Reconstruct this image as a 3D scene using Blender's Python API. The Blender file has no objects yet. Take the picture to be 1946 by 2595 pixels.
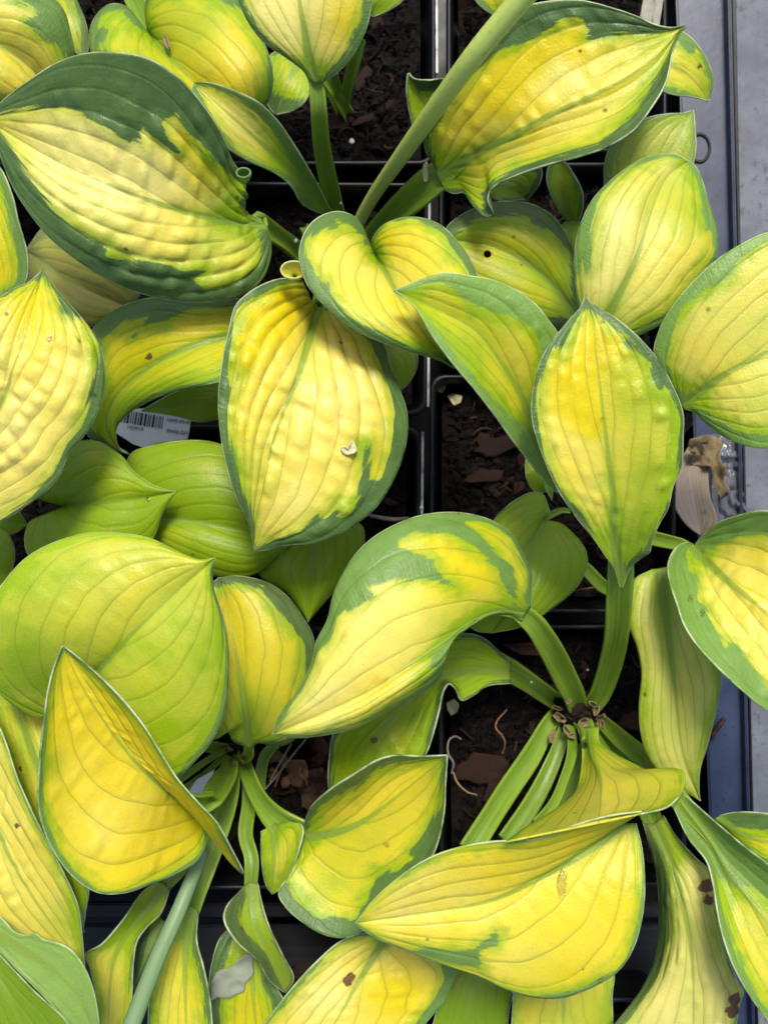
import bpy, bmesh, math, random
import numpy as np
from mathutils import Vector, Euler
random.seed(7); RNG = np.random.RandomState(11)
S = bpy.context.scene
COL = S.collection

# ------------------------------------------------------------------ camera, light, exposure
HC = 0.45                       # camera height above the pot rims (m)
PX = 0.000172                   # metres per photo pixel at rim height
IW, IH = 1946.0, 2595.0
cam = bpy.data.cameras.new('camera'); camo = bpy.data.objects.new('camera', cam); COL.objects.link(camo)
camo.location = (0, 0, HC); camo.rotation_euler = (0, 0, 0)
cam.sensor_fit = 'VERTICAL'; cam.angle = 2*math.atan(IH*PX/2/HC)
cam.clip_start = 0.01; cam.clip_end = 50
S.camera = camo
cam.dof.use_dof = True; cam.dof.focus_distance = HC-0.085; cam.dof.aperture_fstop = 11
SUN_EL, SUN_AZ = 59.0, 6.0     # degrees; azimuth clockwise from +Y (top of the picture)
w = bpy.data.worlds.new('World'); S.world = w; w.use_nodes = True
nt = w.node_tree; nt.nodes.clear()
sky = nt.nodes.new('ShaderNodeTexSky'); sky.sky_type = 'NISHITA'; sky.sun_disc = False
sky.sun_elevation = math.radians(SUN_EL); sky.sun_rotation = math.radians(SUN_AZ)
sky.air_density = 1.0; sky.dust_density = 3.0
bg = nt.nodes.new('ShaderNodeBackground'); bg.inputs['Strength'].default_value = 0.074
out = nt.nodes.new('ShaderNodeOutputWorld')
nt.links.new(sky.outputs[0], bg.inputs[0]); nt.links.new(bg.outputs[0], out.inputs[0])
sl = bpy.data.lights.new('sun', 'SUN'); sl.energy = 1.5; sl.angle = math.radians(15); sl.color = (1.0, 0.95, 0.86)
so = bpy.data.objects.new('sun', sl); COL.objects.link(so)
e, a = math.radians(SUN_EL), math.radians(SUN_AZ)
sd = Vector((math.cos(e)*math.sin(a), math.cos(e)*math.cos(a), math.sin(e)))
so.rotation_euler = sd.to_track_quat('Z', 'Y').to_euler(); so.location = sd*2
S.view_settings.view_transform = 'Standard'; S.view_settings.look = 'None'
S.view_settings.exposure = 1.43; S.view_settings.gamma = 1.0
S.view_settings.use_curve_mapping = False
S.cycles.use_adaptive_sampling = True; S.cycles.adaptive_threshold = 0.025; S.cycles.max_bounces = 6; S.cycles.diffuse_bounces = 3; S.cycles.glossy_bounces = 2; S.cycles.transmission_bounces = 5; S.cycles.transparent_max_bounces = 4

# ------------------------------------------------------------------ photo measurements -> metres
TILE = dict(A=(0, 0), B=(600, 0), C=(1246, 0), D=(0, 600), E=(500, 600), F=(1246, 600), G=(0, 1200), H=(600, 1200),
            I=(1246, 1200), J=(0, 1795), K=(600, 1795), L=(1246, 1795), W=(0, 0))
def spx(tile, pts):
    p = np.array(pts, float)
    k = 2.37 if tile != 'W' else 0.85252
    return p/k + np.array(TILE[tile], float)
def parse(tile, s):
    return spx(tile, [tuple(float(v) for v in q.split(',')) for q in s.split()])
def unproj(p, z):               # measured plan position at height z (m)
    k = (HC - z)/HC*PX
    return np.stack([(p[..., 0]-IW/2)*k, -(p[..., 1]-IH/2)*k, z+0*p[..., 0]], -1)
def at(tile, x, y, zcm):
    return Vector(unproj(spx(tile, [(x, y)])[0], np.array(zcm*0.01)))
def catmull(P, n):
    P = np.asarray(P, float)
    if len(P) == 2: P = np.array([P[0], (P[0]+P[1])/2, P[1]])
    Q = np.vstack([2*P[0]-P[1], P, 2*P[-1]-P[-2]])
    res = []
    for i in range(1, len(Q)-2):
        p0, p1, p2, p3 = Q[i-1], Q[i], Q[i+1], Q[i+2]
        d = [max(np.linalg.norm(v), 1e-6)**0.5 for v in (p1-p0, p2-p1, p3-p2)]
        t0, t1 = 0, d[0]; t2 = t1+d[1]; t3 = t2+d[2]
        t = np.linspace(t1, t2, 14, endpoint=False)[:, None]
        A1 = (t1-t)/(t1-t0)*p0+(t-t0)/(t1-t0)*p1; A2 = (t2-t)/(t2-t1)*p1+(t-t1)/(t2-t1)*p2; A3 = (t3-t)/(t3-t2)*p2+(t-t2)/(t3-t2)*p3
        B1 = (t2-t)/(t2-t0)*A1+(t-t0)/(t2-t0)*A2; B2 = (t3-t)/(t3-t1)*A2+(t-t1)/(t3-t1)*A3
        res.append((t2-t)/(t2-t1)*B1+(t-t1)/(t2-t1)*B2)
    res.append(P[-1:]); R = np.vstack(res)
    s = np.r_[0, np.cumsum(np.linalg.norm(np.diff(R, axis=0), axis=1))]
    return R, s/s[-1], s[-1]
def curve(P, ts):
    R, s, ln = catmull(P, 0)
    return np.stack([np.interp(ts, s, R[:, i]) for i in range(R.shape[1])], -1), ln
def prof(vals, ts):             # smooth profile through equally spaced values
    v = np.array(vals, float)
    if len(v) == 1: return np.full_like(ts, v[0])
    x = np.linspace(0, 1, len(v))
    if len(v) == 2: return np.interp(ts, x, v)
    R = catmull(np.stack([x*50, v], -1), 0)[0]
    return np.interp(ts, R[:, 0]/50, R[:, 1])
def polydist(P, poly):          # signed distance, negative inside
    n = len(poly); inside = np.zeros(len(P), bool); dm = np.full(len(P), 1e9)
    for i in range(n):
        a, b = poly[i], poly[(i+1) % n]; ab = b-a
        t = np.clip(((P-a)@ab)/max(ab@ab, 1e-9), 0, 1)
        dm = np.minimum(dm, np.linalg.norm(P-(a+t[:, None]*ab), axis=1))
        c = (a[1] > P[:, 1]) != (b[1] > P[:, 1])
        with np.errstate(divide='ignore', invalid='ignore'):
            xi = (b[0]-a[0])*(P[:, 1]-a[1])/(b[1]-a[1])+a[0]
        inside ^= c & (P[:, 0] < xi)
    return np.where(inside, -dm, dm)
def vnoise(x, y, seed):         # smooth value noise
    r = np.random.RandomState(seed); T = r.rand(64, 64)
    xi, yi = np.floor(x).astype(int), np.floor(y).astype(int); fx, fy = x-xi, y-yi
    fx, fy = fx*fx*(3-2*fx), fy*fy*(3-2*fy)
    g = lambda i, j: T[i % 64, j % 64]
    return (g(xi, yi)*(1-fx)+g(xi+1, yi)*fx)*(1-fy)+(g(xi, yi+1)*(1-fx)+g(xi+1, yi+1)*fx)*fy

# ------------------------------------------------------------------ material helpers
class Sk:
    def __init__(s, nt, o): s.nt, s.o = nt, o
    def _m(s, op, b=None, c=None, clamp=False):
        n = s.nt.nodes.new('ShaderNodeMath'); n.operation = op; n.use_clamp = clamp
        for i, v in enumerate((s, b, c)):
            if v is None: continue
            if isinstance(v, Sk): s.nt.links.new(v.o, n.inputs[i])
            else: n.inputs[i].default_value = v
        return Sk(s.nt, n.outputs[0])
    def __add__(s, b): return s._m('ADD', b)
    __radd__ = __add__
    def __sub__(s, b): return s._m('SUBTRACT', b)
    def __mul__(s, b): return s._m('MULTIPLY', b)
    __rmul__ = __mul__
    def __truediv__(s, b): return s._m('DIVIDE', b)
    def __rsub__(s, b): return s._m('MULTIPLY', -1.0)._m('ADD', b)
    def abs(s): return s._m('ABSOLUTE')
    def clamp(s): return s._m('ADD', 0.0, clamp=True)
    def step(s, lo, hi):        # smooth 0..1 between lo and hi
        n = s.nt.nodes.new('ShaderNodeMapRange'); n.interpolation_type = 'SMOOTHSTEP'
        s.nt.links.new(s.o, n.inputs[0])
        n.inputs[1].default_value, n.inputs[2].default_value = (lo, hi) if lo < hi else (hi, lo)
        n.inputs[3].default_value, n.inputs[4].default_value = (0, 1) if lo < hi else (1, 0)
        return Sk(s.nt, n.outputs[0])
class Mat:
    def __init__(s, name):
        s.m = bpy.data.materials.new(name); s.m.use_nodes = True; s.nt = s.m.node_tree; s.nt.nodes.clear()
    def node(s, t): return s.nt.nodes.new(t)
    def set(s, n, key, v):
        if isinstance(v, Sk): s.nt.links.new(v.o, n.inputs[key])
        elif v is not None: n.inputs[key].default_value = v
    def attr(s, name):
        n = s.node('ShaderNodeAttribute'); n.attribute_name = name
        sp = s.node('ShaderNodeSeparateColor'); s.nt.links.new(n.outputs['Color'], sp.inputs[0])
        return [Sk(s.nt, sp.outputs[i]) for i in range(3)]+[Sk(s.nt, n.outputs['Alpha'])]
    def vec(s, x, y, z):
        n = s.node('ShaderNodeCombineXYZ')
        for i, v in enumerate((x, y, z)): s.set(n, i, v)
        return Sk(s.nt, n.outputs[0])
    def coord(s, kind='Object'):
        n = s.node('ShaderNodeTexCoord'); return Sk(s.nt, n.outputs[kind])
    def noise(s, v, scale=1.0, detail=2.0, rough=0.5, dist=0.0):
        n = s.node('ShaderNodeTexNoise'); s.set(n, 'Vector', v); n.inputs['Scale'].default_value = scale
        n.inputs['Detail'].default_value = detail; n.inputs['Roughness'].default_value = rough; n.inputs['Distortion'].default_value = dist
        return Sk(s.nt, n.outputs['Fac'])
    def voro(s, v, scale=1.0, feature='F1', rnd=1.0):
        n = s.node('ShaderNodeTexVoronoi'); n.feature = feature; s.set(n, 'Vector', v); n.inputs['Scale'].default_value = scale
        n.inputs['Randomness'].default_value = rnd
        return Sk(s.nt, n.outputs['Distance'])
    def mapv(s, v, scale):
        n = s.node('ShaderNodeMapping'); s.set(n, 'Vector', v); n.inputs['Scale'].default_value = scale
        return Sk(s.nt, n.outputs[0])
    def mix(s, a, b, f, mode='MIX'):
        n = s.node('ShaderNodeMix'); n.data_type = 'RGBA'; n.blend_type = mode; n.clamp_factor = True
        s.set(n, 0, f)
        for i, v in ((6, a), (7, b)):
            if isinstance(v, Sk): s.nt.links.new(v.o, n.inputs[i])
            else: n.inputs[i].default_value = (*v, 1)
        return Sk(s.nt, n.outputs[2])
    def bump(s, h, strength=1.0, dist=0.001):
        n = s.node('ShaderNodeBump'); s.set(n, 'Height', h); n.inputs['Strength'].default_value = strength; n.inputs['Distance'].default_value = dist
        return Sk(s.nt, n.outputs[0])
    def finish(s, col, rough=0.5, spec=0.5, bump=None, transl=0.0, tcol=None, coat=0.0, **kw):
        p = s.node('ShaderNodeBsdfPrincipled')
        s.set(p, 'Base Color', col if isinstance(col, Sk) else (*col, 1))
        s.set(p, 'Roughness', rough); s.set(p, 'Specular IOR Level', spec)
        if coat: p.inputs['Coat Weight'].default_value = coat; p.inputs['Coat Roughness'].default_value = 0.15
        for k, v in kw.items(): s.set(p, k.replace('_', ' '), v)
        if bump: s.set(p, 'Normal', bump)
        o = s.node('ShaderNodeOutputMaterial'); sh = p.outputs[0]
        if transl:
            t = s.node('ShaderNodeBsdfTranslucent'); s.set(t, 'Color', tcol or col)
            if bump: s.set(t, 'Normal', bump)
            mx = s.node('ShaderNodeMixShader'); mx.inputs[0].default_value = transl
            s.nt.links.new(sh, mx.inputs[1]); s.nt.links.new(t.outputs[0], mx.inputs[2]); sh = mx.outputs[0]
        s.nt.links.new(sh, o.inputs[0])
        return s.m

def leaf_material():
    M = Mat('hosta_leaf')
    d, lime, pale, pk = M.attr('la'); s, t, hw, seed = M.attr('lb'); sp, mgl, dull, nv = M.attr('lc')
    obj = M.coord()
    q = s.abs()+(1.0-t)*(1.0-t)*0.55
    sd10 = seed*37.0
    streak = M.noise(M.vec(t*5.0, s*nv*2.3, sd10), 1.0, 2.5, 0.62)
    streak2 = M.noise(M.vec(t*16.0, s*nv*5.0, sd10+9.0), 1.0, 2.0, 0.6)
    big = M.noise(obj, 55, 2.0, 0.55)
    mid = M.noise(obj, 170, 2.0, 0.6)
    fine = M.noise(obj, 900, 2.0, 0.6)
    d1 = d+(streak-0.5)*0.42+(streak2-0.5)*0.16+(fine-0.5)*0.05
    gm = d1.step(-0.022, 0.03)*(1.0-mgl)+d1.step(-0.045, 0.065)*mgl
    fringe = (d1+(mid-0.5)*0.5).step(-0.42, 0.05)
    wob = M.noise(M.vec(t*7.0, s*4.0, sd10+3.0), 1.0, 1.0)
    p = q*nv+(wob-0.5)*0.35
    fr = p._m('FRACT')
    vd = (fr-0.5).abs()            # 0.5 at the vein
    vpx = (0.5-vd)/nv*hw*1000.0
    vrnd = M.noise(M.vec(t*2.5, p._m('ROUND')*3.7, sd10+5.0), 1.0, 0.0)
    vein = vpx.step(2.6, 0.3)*vrnd.step(0.25, 0.62)*((hw*1000.0)/nv).step(8.0, 24.0)*(s.abs()).step(0.97, 0.8)
    vsoft = vpx.step(16.0, 1.0)*((hw*1000.0)/nv).step(8.0, 30.0)
    mpx = s.abs()*hw*1000.0
    mwid = (1.0-t)*(1.0-t)*17.0+2.2
    rib = (mpx/mwid).step(1.25, 0.55)
    ribsoft = (mpx/(mwid*3.0)).step(1.3, 0.0)*(1.0-t).step(0.25, 1.0)
    rim = ((1.0-s.abs())*hw*1000.0).step(3.4, 1.0)
    palef = (pale+(big-0.5)*0.9*pale.step(0.0, 0.3)+(mid-0.5)*0.35*pale.step(-0.1, 0.2)).clamp()
    base = M.mix((0.75, 0.60, 0.006), (0.88, 0.78, 0.23), palef)
    orange = ((mid-0.54)*3.2+(streak-0.5)*1.3+(pale*-1.0).clamp()*(mid-0.32)*3.2).clamp()*0.32
    base = M.mix(base, (0.58, 0.35, 0.005), orange)
    limef = (lime+(big-0.5)*0.8*lime.step(0.02, 0.3)+fringe*0.82*(1.0-pale*0.45)+(streak2-0.5)*0.22+((big-0.53)*1.6).clamp()*0.36+ribsoft*0.6).clamp()
    base = M.mix(base, M.mix((0.30, 0.44, 0.006), (0.155, 0.285, 0.007), (lime-0.7)*1.6), limef)
    base = M.mix(base, (0.20, 0.31, 0.012), vsoft*0.10)
    mg = M.mix((0.052, 0.104, 0.032), (0.24, 0.42, 0.07), (mgl+(streak-0.5)*0.5+(mid-0.5)*0.25).clamp())
    micro = M.noise(obj, 2600, 2.0, 0.7)
    base = M.mix(base, (0.92, 0.80, 0.34), ((micro-0.55)*1.6).clamp()*0.35); mg = M.mix(mg, (0.16, 0.24, 0.12), ((micro-0.5)*1.8).clamp()*0.4)
    c = M.mix(base, mg, gm)
    c = M.mix(c, (0.20, 0.19, 0.014), vein*0.42*(1.0-gm*0.85))
    c = M.mix(c, (0.20, 0.31, 0.035), rib*(0.35+(1.0-t)*0.6))
    c = M.mix(c, (0.33, 0.33, 0.10), dull)
    c = M.mix(c, (0.58, 0.66, 0.38), rim*((mid*0.5+big*0.6-0.42)*5.0).clamp()*0.9)
    speck = M.voro(obj, 62).step(0.075, 0.03)*M.noise(obj, 23, 1.0).step(0.52, 0.62)
    c = M.mix(c, (0.07, 0.04, 0.015), speck*0.8)
    c = M.mix(c, (0.13, 0.035, 0.03), (sp+(mid-0.5)*0.34+(fine-0.5)*0.10).step(0.02, -0.03)*0.92)
    ridges = M.noise(M.vec(t*150.0, s*5.0, sd10), 1.0, 1.0)
    h = vpx.step(7.0, 0.3)*((hw*1000.0)/nv).step(8.0, 24.0)*-0.20+ridges*0.20*(0.3+gm)+mid*0.5*(pk+0.25)+fine*0.26+micro*0.10
    b = M.bump(h, 0.6, 0.0011)
    n = M.node('ShaderNodeMix'); n.data_type = 'RGBA'; n.blend_type = 'MULTIPLY'; n.inputs[0].default_value = 1
    M.nt.links.new(c.o, n.inputs[6]); n.inputs[7].default_value = (1.0, 1.0, 0.55, 1)
    return M.finish(c, rough=0.36+(mid-0.5)*0.3, spec=0.34, bump=b, transl=0.28, tcol=Sk(M.nt, n.outputs[2]))
def petiole_material():
    M = Mat('petiole_green')
    u, v, se, _ = M.attr('pa')
    n1 = M.noise(M.vec(u*2.0, v*14.0, se*31.0), 1.0, 3.0, 0.6); n2 = M.noise(M.coord(), 160, 3.0)
    c = M.mix((0.11, 0.21, 0.016), (0.28, 0.42, 0.035), ((n1-0.35)*1.5+(v-0.5).abs()*0.7).clamp())
    c = M.mix(c, (0.27, 0.34, 0.09), (n2-0.5)*1.0)
    b = M.bump(n1*1.0+M.noise(M.coord(), 1200, 2.0)*0.25, 0.4, 0.0006)
    return M.finish(c, rough=0.38, spec=0.5, bump=b, transl=0.18)
def scape_material():
    M = Mat('scape_green'); u, v, se, _ = M.attr('pa')
    n1 = M.noise(M.vec(u*3.0, v*9.0, se*31.0), 1.0, 3.0, 0.6); n2 = M.noise(M.coord(), 500, 3.0)
    c = M.mix((0.38, 0.49, 0.085), (0.54, 0.63, 0.16), n1); c = M.mix(c, (0.22, 0.22, 0.05), (n2-0.58)*2.5)
    return M.finish(c, rough=0.5, spec=0.35, bump=M.bump(n2, 0.3, 0.0004), transl=0.1)
def bluestalk_material():
    M = Mat('glaucous_stalk'); u, v, se, _ = M.attr('pa')
    n1 = M.noise(M.vec(u*3.0, v*9.0, se*31.0), 1.0, 3.0, 0.6)
    return M.finish(M.mix((0.11, 0.19, 0.075), (0.20, 0.31, 0.14), n1), rough=0.45, spec=0.4, transl=0.1)
MAT = {}
MAT['leaf'] = leaf_material(); MAT['petiole'] = petiole_material(); MAT['scape'] = scape_material(); MAT['blue'] = bluestalk_material()
def simple(name, fn): M = Mat(name); MAT[name] = fn(M)
def f_soil(M):
    o = M.coord('Object'); n = M.noise(o, 260, 4.0, 0.65); n2 = M.noise(o, 60, 3.0)
    c = M.mix((0.0015, 0.0012, 0.0011), (0.011, 0.007, 0.0048), n.step(0.38, 0.72)); c = M.mix(c, (0.006, 0.0035, 0.0025), n2.step(0.4, 0.7))
    return M.finish(c, rough=0.8, spec=0.14, bump=M.bump(n, 0.9, 0.003))
simple('soil', f_soil)
def f_bark(M):
    o = M.coord('Object'); st = M.noise(M.mapv(o, (60, 420, 300)), 1.0, 4.0, 0.65); n = M.noise(o, 140, 3.0)
    oi = M.node('ShaderNodeObjectInfo'); r = Sk(M.nt, oi.outputs['Random'])
    c = M.mix((0.022, 0.010, 0.006), (0.105, 0.045, 0.022), (st*1.5-0.35+(r-0.5)*0.5).clamp()); c = M.mix(c, (0.010, 0.006, 0.005), n.step(0.42, 0.66)*0.85)
    return M.finish(c, rough=0.7, spec=0.3, bump=M.bump(st+n, 0.8, 0.0015))
simple('bark', f_bark)
def f_pot(M):
    o = M.coord('Object'); n = M.noise(o, 90, 4.0, 0.6); f = M.noise(o, 700, 2.0)
    c = M.mix((0.003, 0.003, 0.0035), (0.012, 0.011, 0.010), n.step(0.5, 0.85))
    return M.finish(c, rough=0.30+n*0.3, spec=0.28, bump=M.bump(f, 0.15, 0.0004))
simple('pot_plastic', f_pot)
simple('glare_edge', lambda M: M.finish(M.mix((0.05, 0.05, 0.05), (0.42, 0.42, 0.41), M.noise(M.coord(), 130, 3.0).step(0.35, 0.55)), rough=0.3, spec=0.5))  # pale grey paints the sky's reflection along the pot rims
def f_rail(M):
    o = M.coord('Object'); n = M.noise(M.mapv(o, (20, 260, 60)), 1.0, 4.0, 0.6)
    return M.finish(M.mix((0.008, 0.008, 0.009), (0.035, 0.035, 0.038), n), rough=0.5, spec=0.2, bump=M.bump(n, 0.3, 0.001))
simple('rail_plastic', f_rail)
def f_tray(M):
    o = M.coord('Object'); n = M.noise(o, 35, 4.0, 0.6); n2 = M.noise(M.mapv(o, (260, 30, 100)), 1.0, 3.0); gr = M.noise(o, 300, 4.0)
    c = M.mix((0.014, 0.022, 0.052), (0.030, 0.044, 0.092), n.step(0.3, 0.75)); c = M.mix(c, (0.012, 0.010, 0.008), gr.step(0.62, 0.75))
    return M.finish(c, rough=0.26+n*0.16, spec=0.40, bump=M.bump(n, 0.12, 0.002))
simple('tray_plastic', f_tray)
def f_bench(M):
    o = M.coord('Object'); n = M.noise(o, 30, 5.0, 0.65); gr = M.noise(o, 260, 4.0, 0.7); sc = M.noise(M.mapv(o, (700, 60, 100)), 1.0, 3.0, 0.6, 0.6)
    c = M.mix((0.070, 0.078, 0.095), (0.13, 0.142, 0.165), n.step(0.3, 0.7)); c = M.mix(c, (0.035, 0.033, 0.032), gr.step(0.53, 0.68)*n.step(0.40, 0.58)*0.8)
    c = M.mix(c, (0.07, 0.07, 0.07), sc.step(0.68, 0.76)*0.7)
    return M.finish(c, rough=0.5+gr*0.2, spec=0.4, bump=M.bump(gr+sc*0.5, 0.3, 0.0007))
simple('bench_paint', f_bench)
def f_dry(M):
    s, t, hw, seed = M.attr('lb'); st = M.noise(M.vec(t*2.0, s*16.0, seed*37.0), 1.0, 3.0, 0.6); n = M.noise(M.coord(), 160, 4.0)
    fr = (s.abs()*5.0)._m('FRACT'); v = (fr-0.5).abs().step(0.44, 0.5)
    c = M.mix((0.42, 0.31, 0.20), (0.66, 0.56, 0.43), st); c = M.mix(c, (0.20, 0.11, 0.05), n.step(0.55, 0.8)*0.7); c = M.mix(c, (0.24, 0.14, 0.07), v*0.6)
    return M.finish(c, rough=0.6, spec=0.25, bump=M.bump(st+v*-0.5, 0.5, 0.001), transl=0.2)
simple('dry_leaf', f_dry)
def f_greydry(M):
    n = M.noise(M.coord(), 300, 4.0); st = M.noise(M.mapv(M.coord(), (600, 60, 100)), 1.0, 3.0)
    c = M.mix((0.15, 0.15, 0.11), (0.33, 0.32, 0.25), n); c = M.mix(c, (0.05, 0.045, 0.04), st.step(0.6, 0.75)*0.7)
    return M.finish(c, rough=0.7, spec=0.25, bump=M.bump(st, 0.4, 0.001))
simple('weathered_grey', f_greydry)
def f_torn(M):
    n = M.noise(M.coord(), 220, 4.0)
    return M.finish(M.mix((0.20, 0.23, 0.17), (0.30, 0.33, 0.25), n), rough=0.6, spec=0.25, bump=M.bump(n, 0.4, 0.001), transl=0.15)
simple('faded_leaf', f_torn)
def f_chaff(M):
    n = M.noise(M.coord(), 500, 3.0)
    return M.finish(M.mix((0.14, 0.095, 0.045), (0.36, 0.28, 0.15), n), rough=0.7, spec=0.2, bump=M.bump(n, 0.4, 0.0008), transl=0.15)
simple('chaff', f_chaff)
def f_petal(M):
    n = M.noise(M.coord(), 500, 3.0)
    return M.finish(M.mix((0.52, 0.50, 0.26), (0.72, 0.68, 0.42), n), rough=0.55, spec=0.25, transl=0.25)
simple('pale_flake', f_petal)
def f_root(M):
    n = M.noise(M.coord(), 400, 3.0)
    return M.finish(M.mix((0.11, 0.05, 0.022), (0.24, 0.13, 0.06), n), rough=0.7, spec=0.2)
simple('root_fibre', f_root)
simple('soil_fibre', lambda M: M.finish(M.mix((0.006, 0.004, 0.003), (0.05, 0.03, 0.017), M.noise(M.coord(), 60, 3.0).step(0.4, 0.75)), rough=0.8, spec=0.15))
def f_palefibre(M):
    n = M.noise(M.coord(), 400, 3.0)
    return M.finish(M.mix((0.12, 0.105, 0.075), (0.25, 0.23, 0.18), n), rough=0.6, spec=0.3)
simple('pale_fibre', f_palefibre)
simple('perlite', lambda M: M.finish((0.62, 0.61, 0.57), rough=0.8, spec=0.2, bump=M.bump(M.noise(M.coord(), 900, 2.0), 0.5, 0.0006)))
simple('card', lambda M: M.finish(M.mix((0.56, 0.58, 0.55), (0.68, 0.69, 0.66), M.noise(M.coord(), 80, 3.0)), rough=0.4, spec=0.4))
simple('ink', lambda M: M.finish((0.035, 0.04, 0.05), rough=0.5, spec=0.3))
def f_film(M):
    return M.finish((0.85, 0.88, 0.92), rough=0.07, spec=0.5, Transmission_Weight=0.92, IOR=1.33, bump=M.bump(M.noise(M.coord(), 260, 2.0), 0.5, 0.001))
simple('clear_film', f_film)

# ------------------------------------------------------------------ object helpers
def tag(o, label=None, cat=None, group=None, kind=None):
    if label: o['label'] = label
    if cat: o['category'] = cat
    if group: o['group'] = group
    if kind: o['kind'] = kind
    return o
def mesh_obj(name, V, F, mat, parent=None, smooth=True, attrs=None):
    """V world coordinates; F quads/tris index lists (or an (n,4) array)."""
    V = np.asarray(V, float)
    if parent is not None:
        p = parent
        while p is not None: V = V-np.array(p.location); p = p.parent
    me = bpy.data.meshes.new(name)
    if isinstance(F, np.ndarray):
        nF, k = F.shape
        me.vertices.add(len(V)); me.vertices.foreach_set('co', V.astype(np.float32).ravel())
        me.loops.add(nF*k); me.loops.foreach_set('vertex_index', F.astype(np.int32).ravel())
        me.polygons.add(nF); me.polygons.foreach_set('loop_start', np.arange(0, nF*k, k, dtype=np.int32))
        me.update(calc_edges=True)
    else:
        me.from_pydata([tuple(v) for v in V], [], F)
    me.polygons.foreach_set('use_smooth', [smooth]*len(me.polygons))
    for k, a in (attrs or {}).items():
        at_ = me.attributes.new(k, 'FLOAT_COLOR', 'POINT'); at_.data.foreach_set('color', np.asarray(a, np.float32).ravel())
    me.materials.append(MAT[mat] if isinstance(mat, str) else mat); me.validate(); me.update()
    o = bpy.data.objects.new(name, me); COL.objects.link(o)
    if parent is not None: o.parent = parent
    return o
def solidify(o, th):
    m = o.modifiers.new('thickness', 'SOLIDIFY'); m.thickness = th; m.offset = -1; m.use_even_offset = False
def box(name, c, sz, mat, parent=None, rz=0.0, bev=0.0):
    bm = bmesh.new(); bmesh.ops.create_cube(bm, size=1.0)
    for v in bm.verts: v.co = Vector((v.co.x*sz[0], v.co.y*sz[1], v.co.z*sz[2]))
    if bev: bmesh.ops.bevel(bm, geom=bm.edges[:], offset=bev, segments=2, profile=0.7, affect='EDGES')
    me = bpy.data.meshes.new(name); bm.to_mesh(me); bm.free(); me.materials.append(MAT[mat])
    o = bpy.data.objects.new(name, me); COL.objects.link(o); o.location = c; o.rotation_euler = (0, 0, rz)
    if parent: o.parent = parent; o.location = Vector(c)-parent.location
    return o
def sweep(name, P3, halfw, mat, parent=None, section='u', flat=0.8):
    """Sweep a section along a 3D polyline; u = channelled petiole, o = round."""
    P3 = np.asarray(P3, float); n = len(P3)
    T = np.gradient(P3, axis=0); T /= np.linalg.norm(T, axis=1)[:, None]+1e-12
    up = np.array([0, 0, 1.0])+0*T
    up[:, 1] += 1e-3
    side = np.cross(T, up); ln = np.linalg.norm(side, axis=1)[:, None]
    side = side/np.maximum(ln, 1e-6)
    for i in range(1, n):
        if side[i]@side[i-1] < 0: side[i] = -side[i]
    nrm = np.cross(side, T)
    if section == 'u':
        ang = np.linspace(0, math.pi, 9)
        sec = [(math.cos(a), 0.18-math.sin(a)*flat) for a in ang]+[(-0.86, 0.30), (-0.62, 0.06), (-0.3, -0.16), (0, -0.22), (0.3, -0.16), (0.62, 0.06), (0.86, 0.30)]
    else:
        ang = np.linspace(0, 2*math.pi, 12, endpoint=False); sec = [(math.cos(a), math.sin(a)*flat) for a in ang]
    sec = np.array(sec); m = len(sec)
    V = P3[:, None, :]+halfw[:, None, None]*(sec[None, :, 0, None]*side[:, None, :]+sec[None, :, 1, None]*nrm[:, None, :])
    V = V.reshape(-1, 3)
    i, j = np.meshgrid(np.arange(n-1), np.arange(m), indexing='ij'); j2 = (j+1) % m
    F = np.stack([i*m+j, i*m+j2, (i+1)*m+j2, (i+1)*m+j], -1).reshape(-1, 4)
    if section == 'o': F = F[:, ::-1]
    # end caps (fans)
    V = np.vstack([V, P3[0], P3[-1]])
    jj = np.arange(m); jn = (jj+1) % m
    cap = [[n*m, b, a, a] for a, b in zip(jj, jn)]
    Fl = [list(f) for f in F]+[[n*m, int(b), int(a)] for a, b in zip(jj, jn)]+[[n*m+1, int((n-1)*m+a), int((n-1)*m+b)] for a, b in zip(jj, jn)]
    pa = np.zeros((len(V), 4)); uu = np.repeat(np.linspace(0, 1, n), m); pa[:n*m, 0] = uu; pa[:n*m, 1] = np.tile((sec[:, 0]+1)/2, n); pa[:, 2] = random.random()
    return mesh_obj(name, V, Fl, mat, parent, True, {'pa': pa})

# ------------------------------------------------------------------ plants
PLANTS = {}
def plant(key, x, y, label):
    o = bpy.data.objects.new('hosta_plant', None); COL.objects.link(o)
    o.empty_display_size = 0.01; o.location = at('W', x, y, -1.3)
    tag(o, label, 'plant', 'hosta plants in square pots'); PLANTS[key] = o; return o
def petiole_px(spec, parent, name='petiole', mat='petiole', section='u', flat=0.8, keel=None):
    tile, pts, ws, zs = spec.split('|')
    P = parse(tile, pts); ts = np.linspace(0, 1, 26)
    C, ln = curve(P, ts); z = prof([float(v) for v in zs.split(',')], ts)*0.01
    k = 2.37 if tile != 'W' else 0.85252
    wpx = prof([float(v) for v in ws.split(',')], ts)/k
    P3 = unproj(C, z); hw = wpx*0.5*PX*(HC-z)/HC
    if keel is not None:        # run on under the blade as a tapering keel
        K, n0 = keel; P3 = P3[:-3]; h0 = hw[-4]; hw = hw[:-3]
        P3 = np.vstack([P3, K]); hw = np.r_[hw, h0*np.linspace(0.86, 0.12, len(K))]
        tt = np.r_[0, np.cumsum(np.linalg.norm(np.diff(P3, axis=0), axis=1))]; tt /= tt[-1]; tn = np.linspace(0, 1, 40)
        P3 = curve(P3, tn)[0]; hw = np.interp(tn, tt, hw)
    return sweep(name, P3, hw, mat, parent, section, flat)

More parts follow.
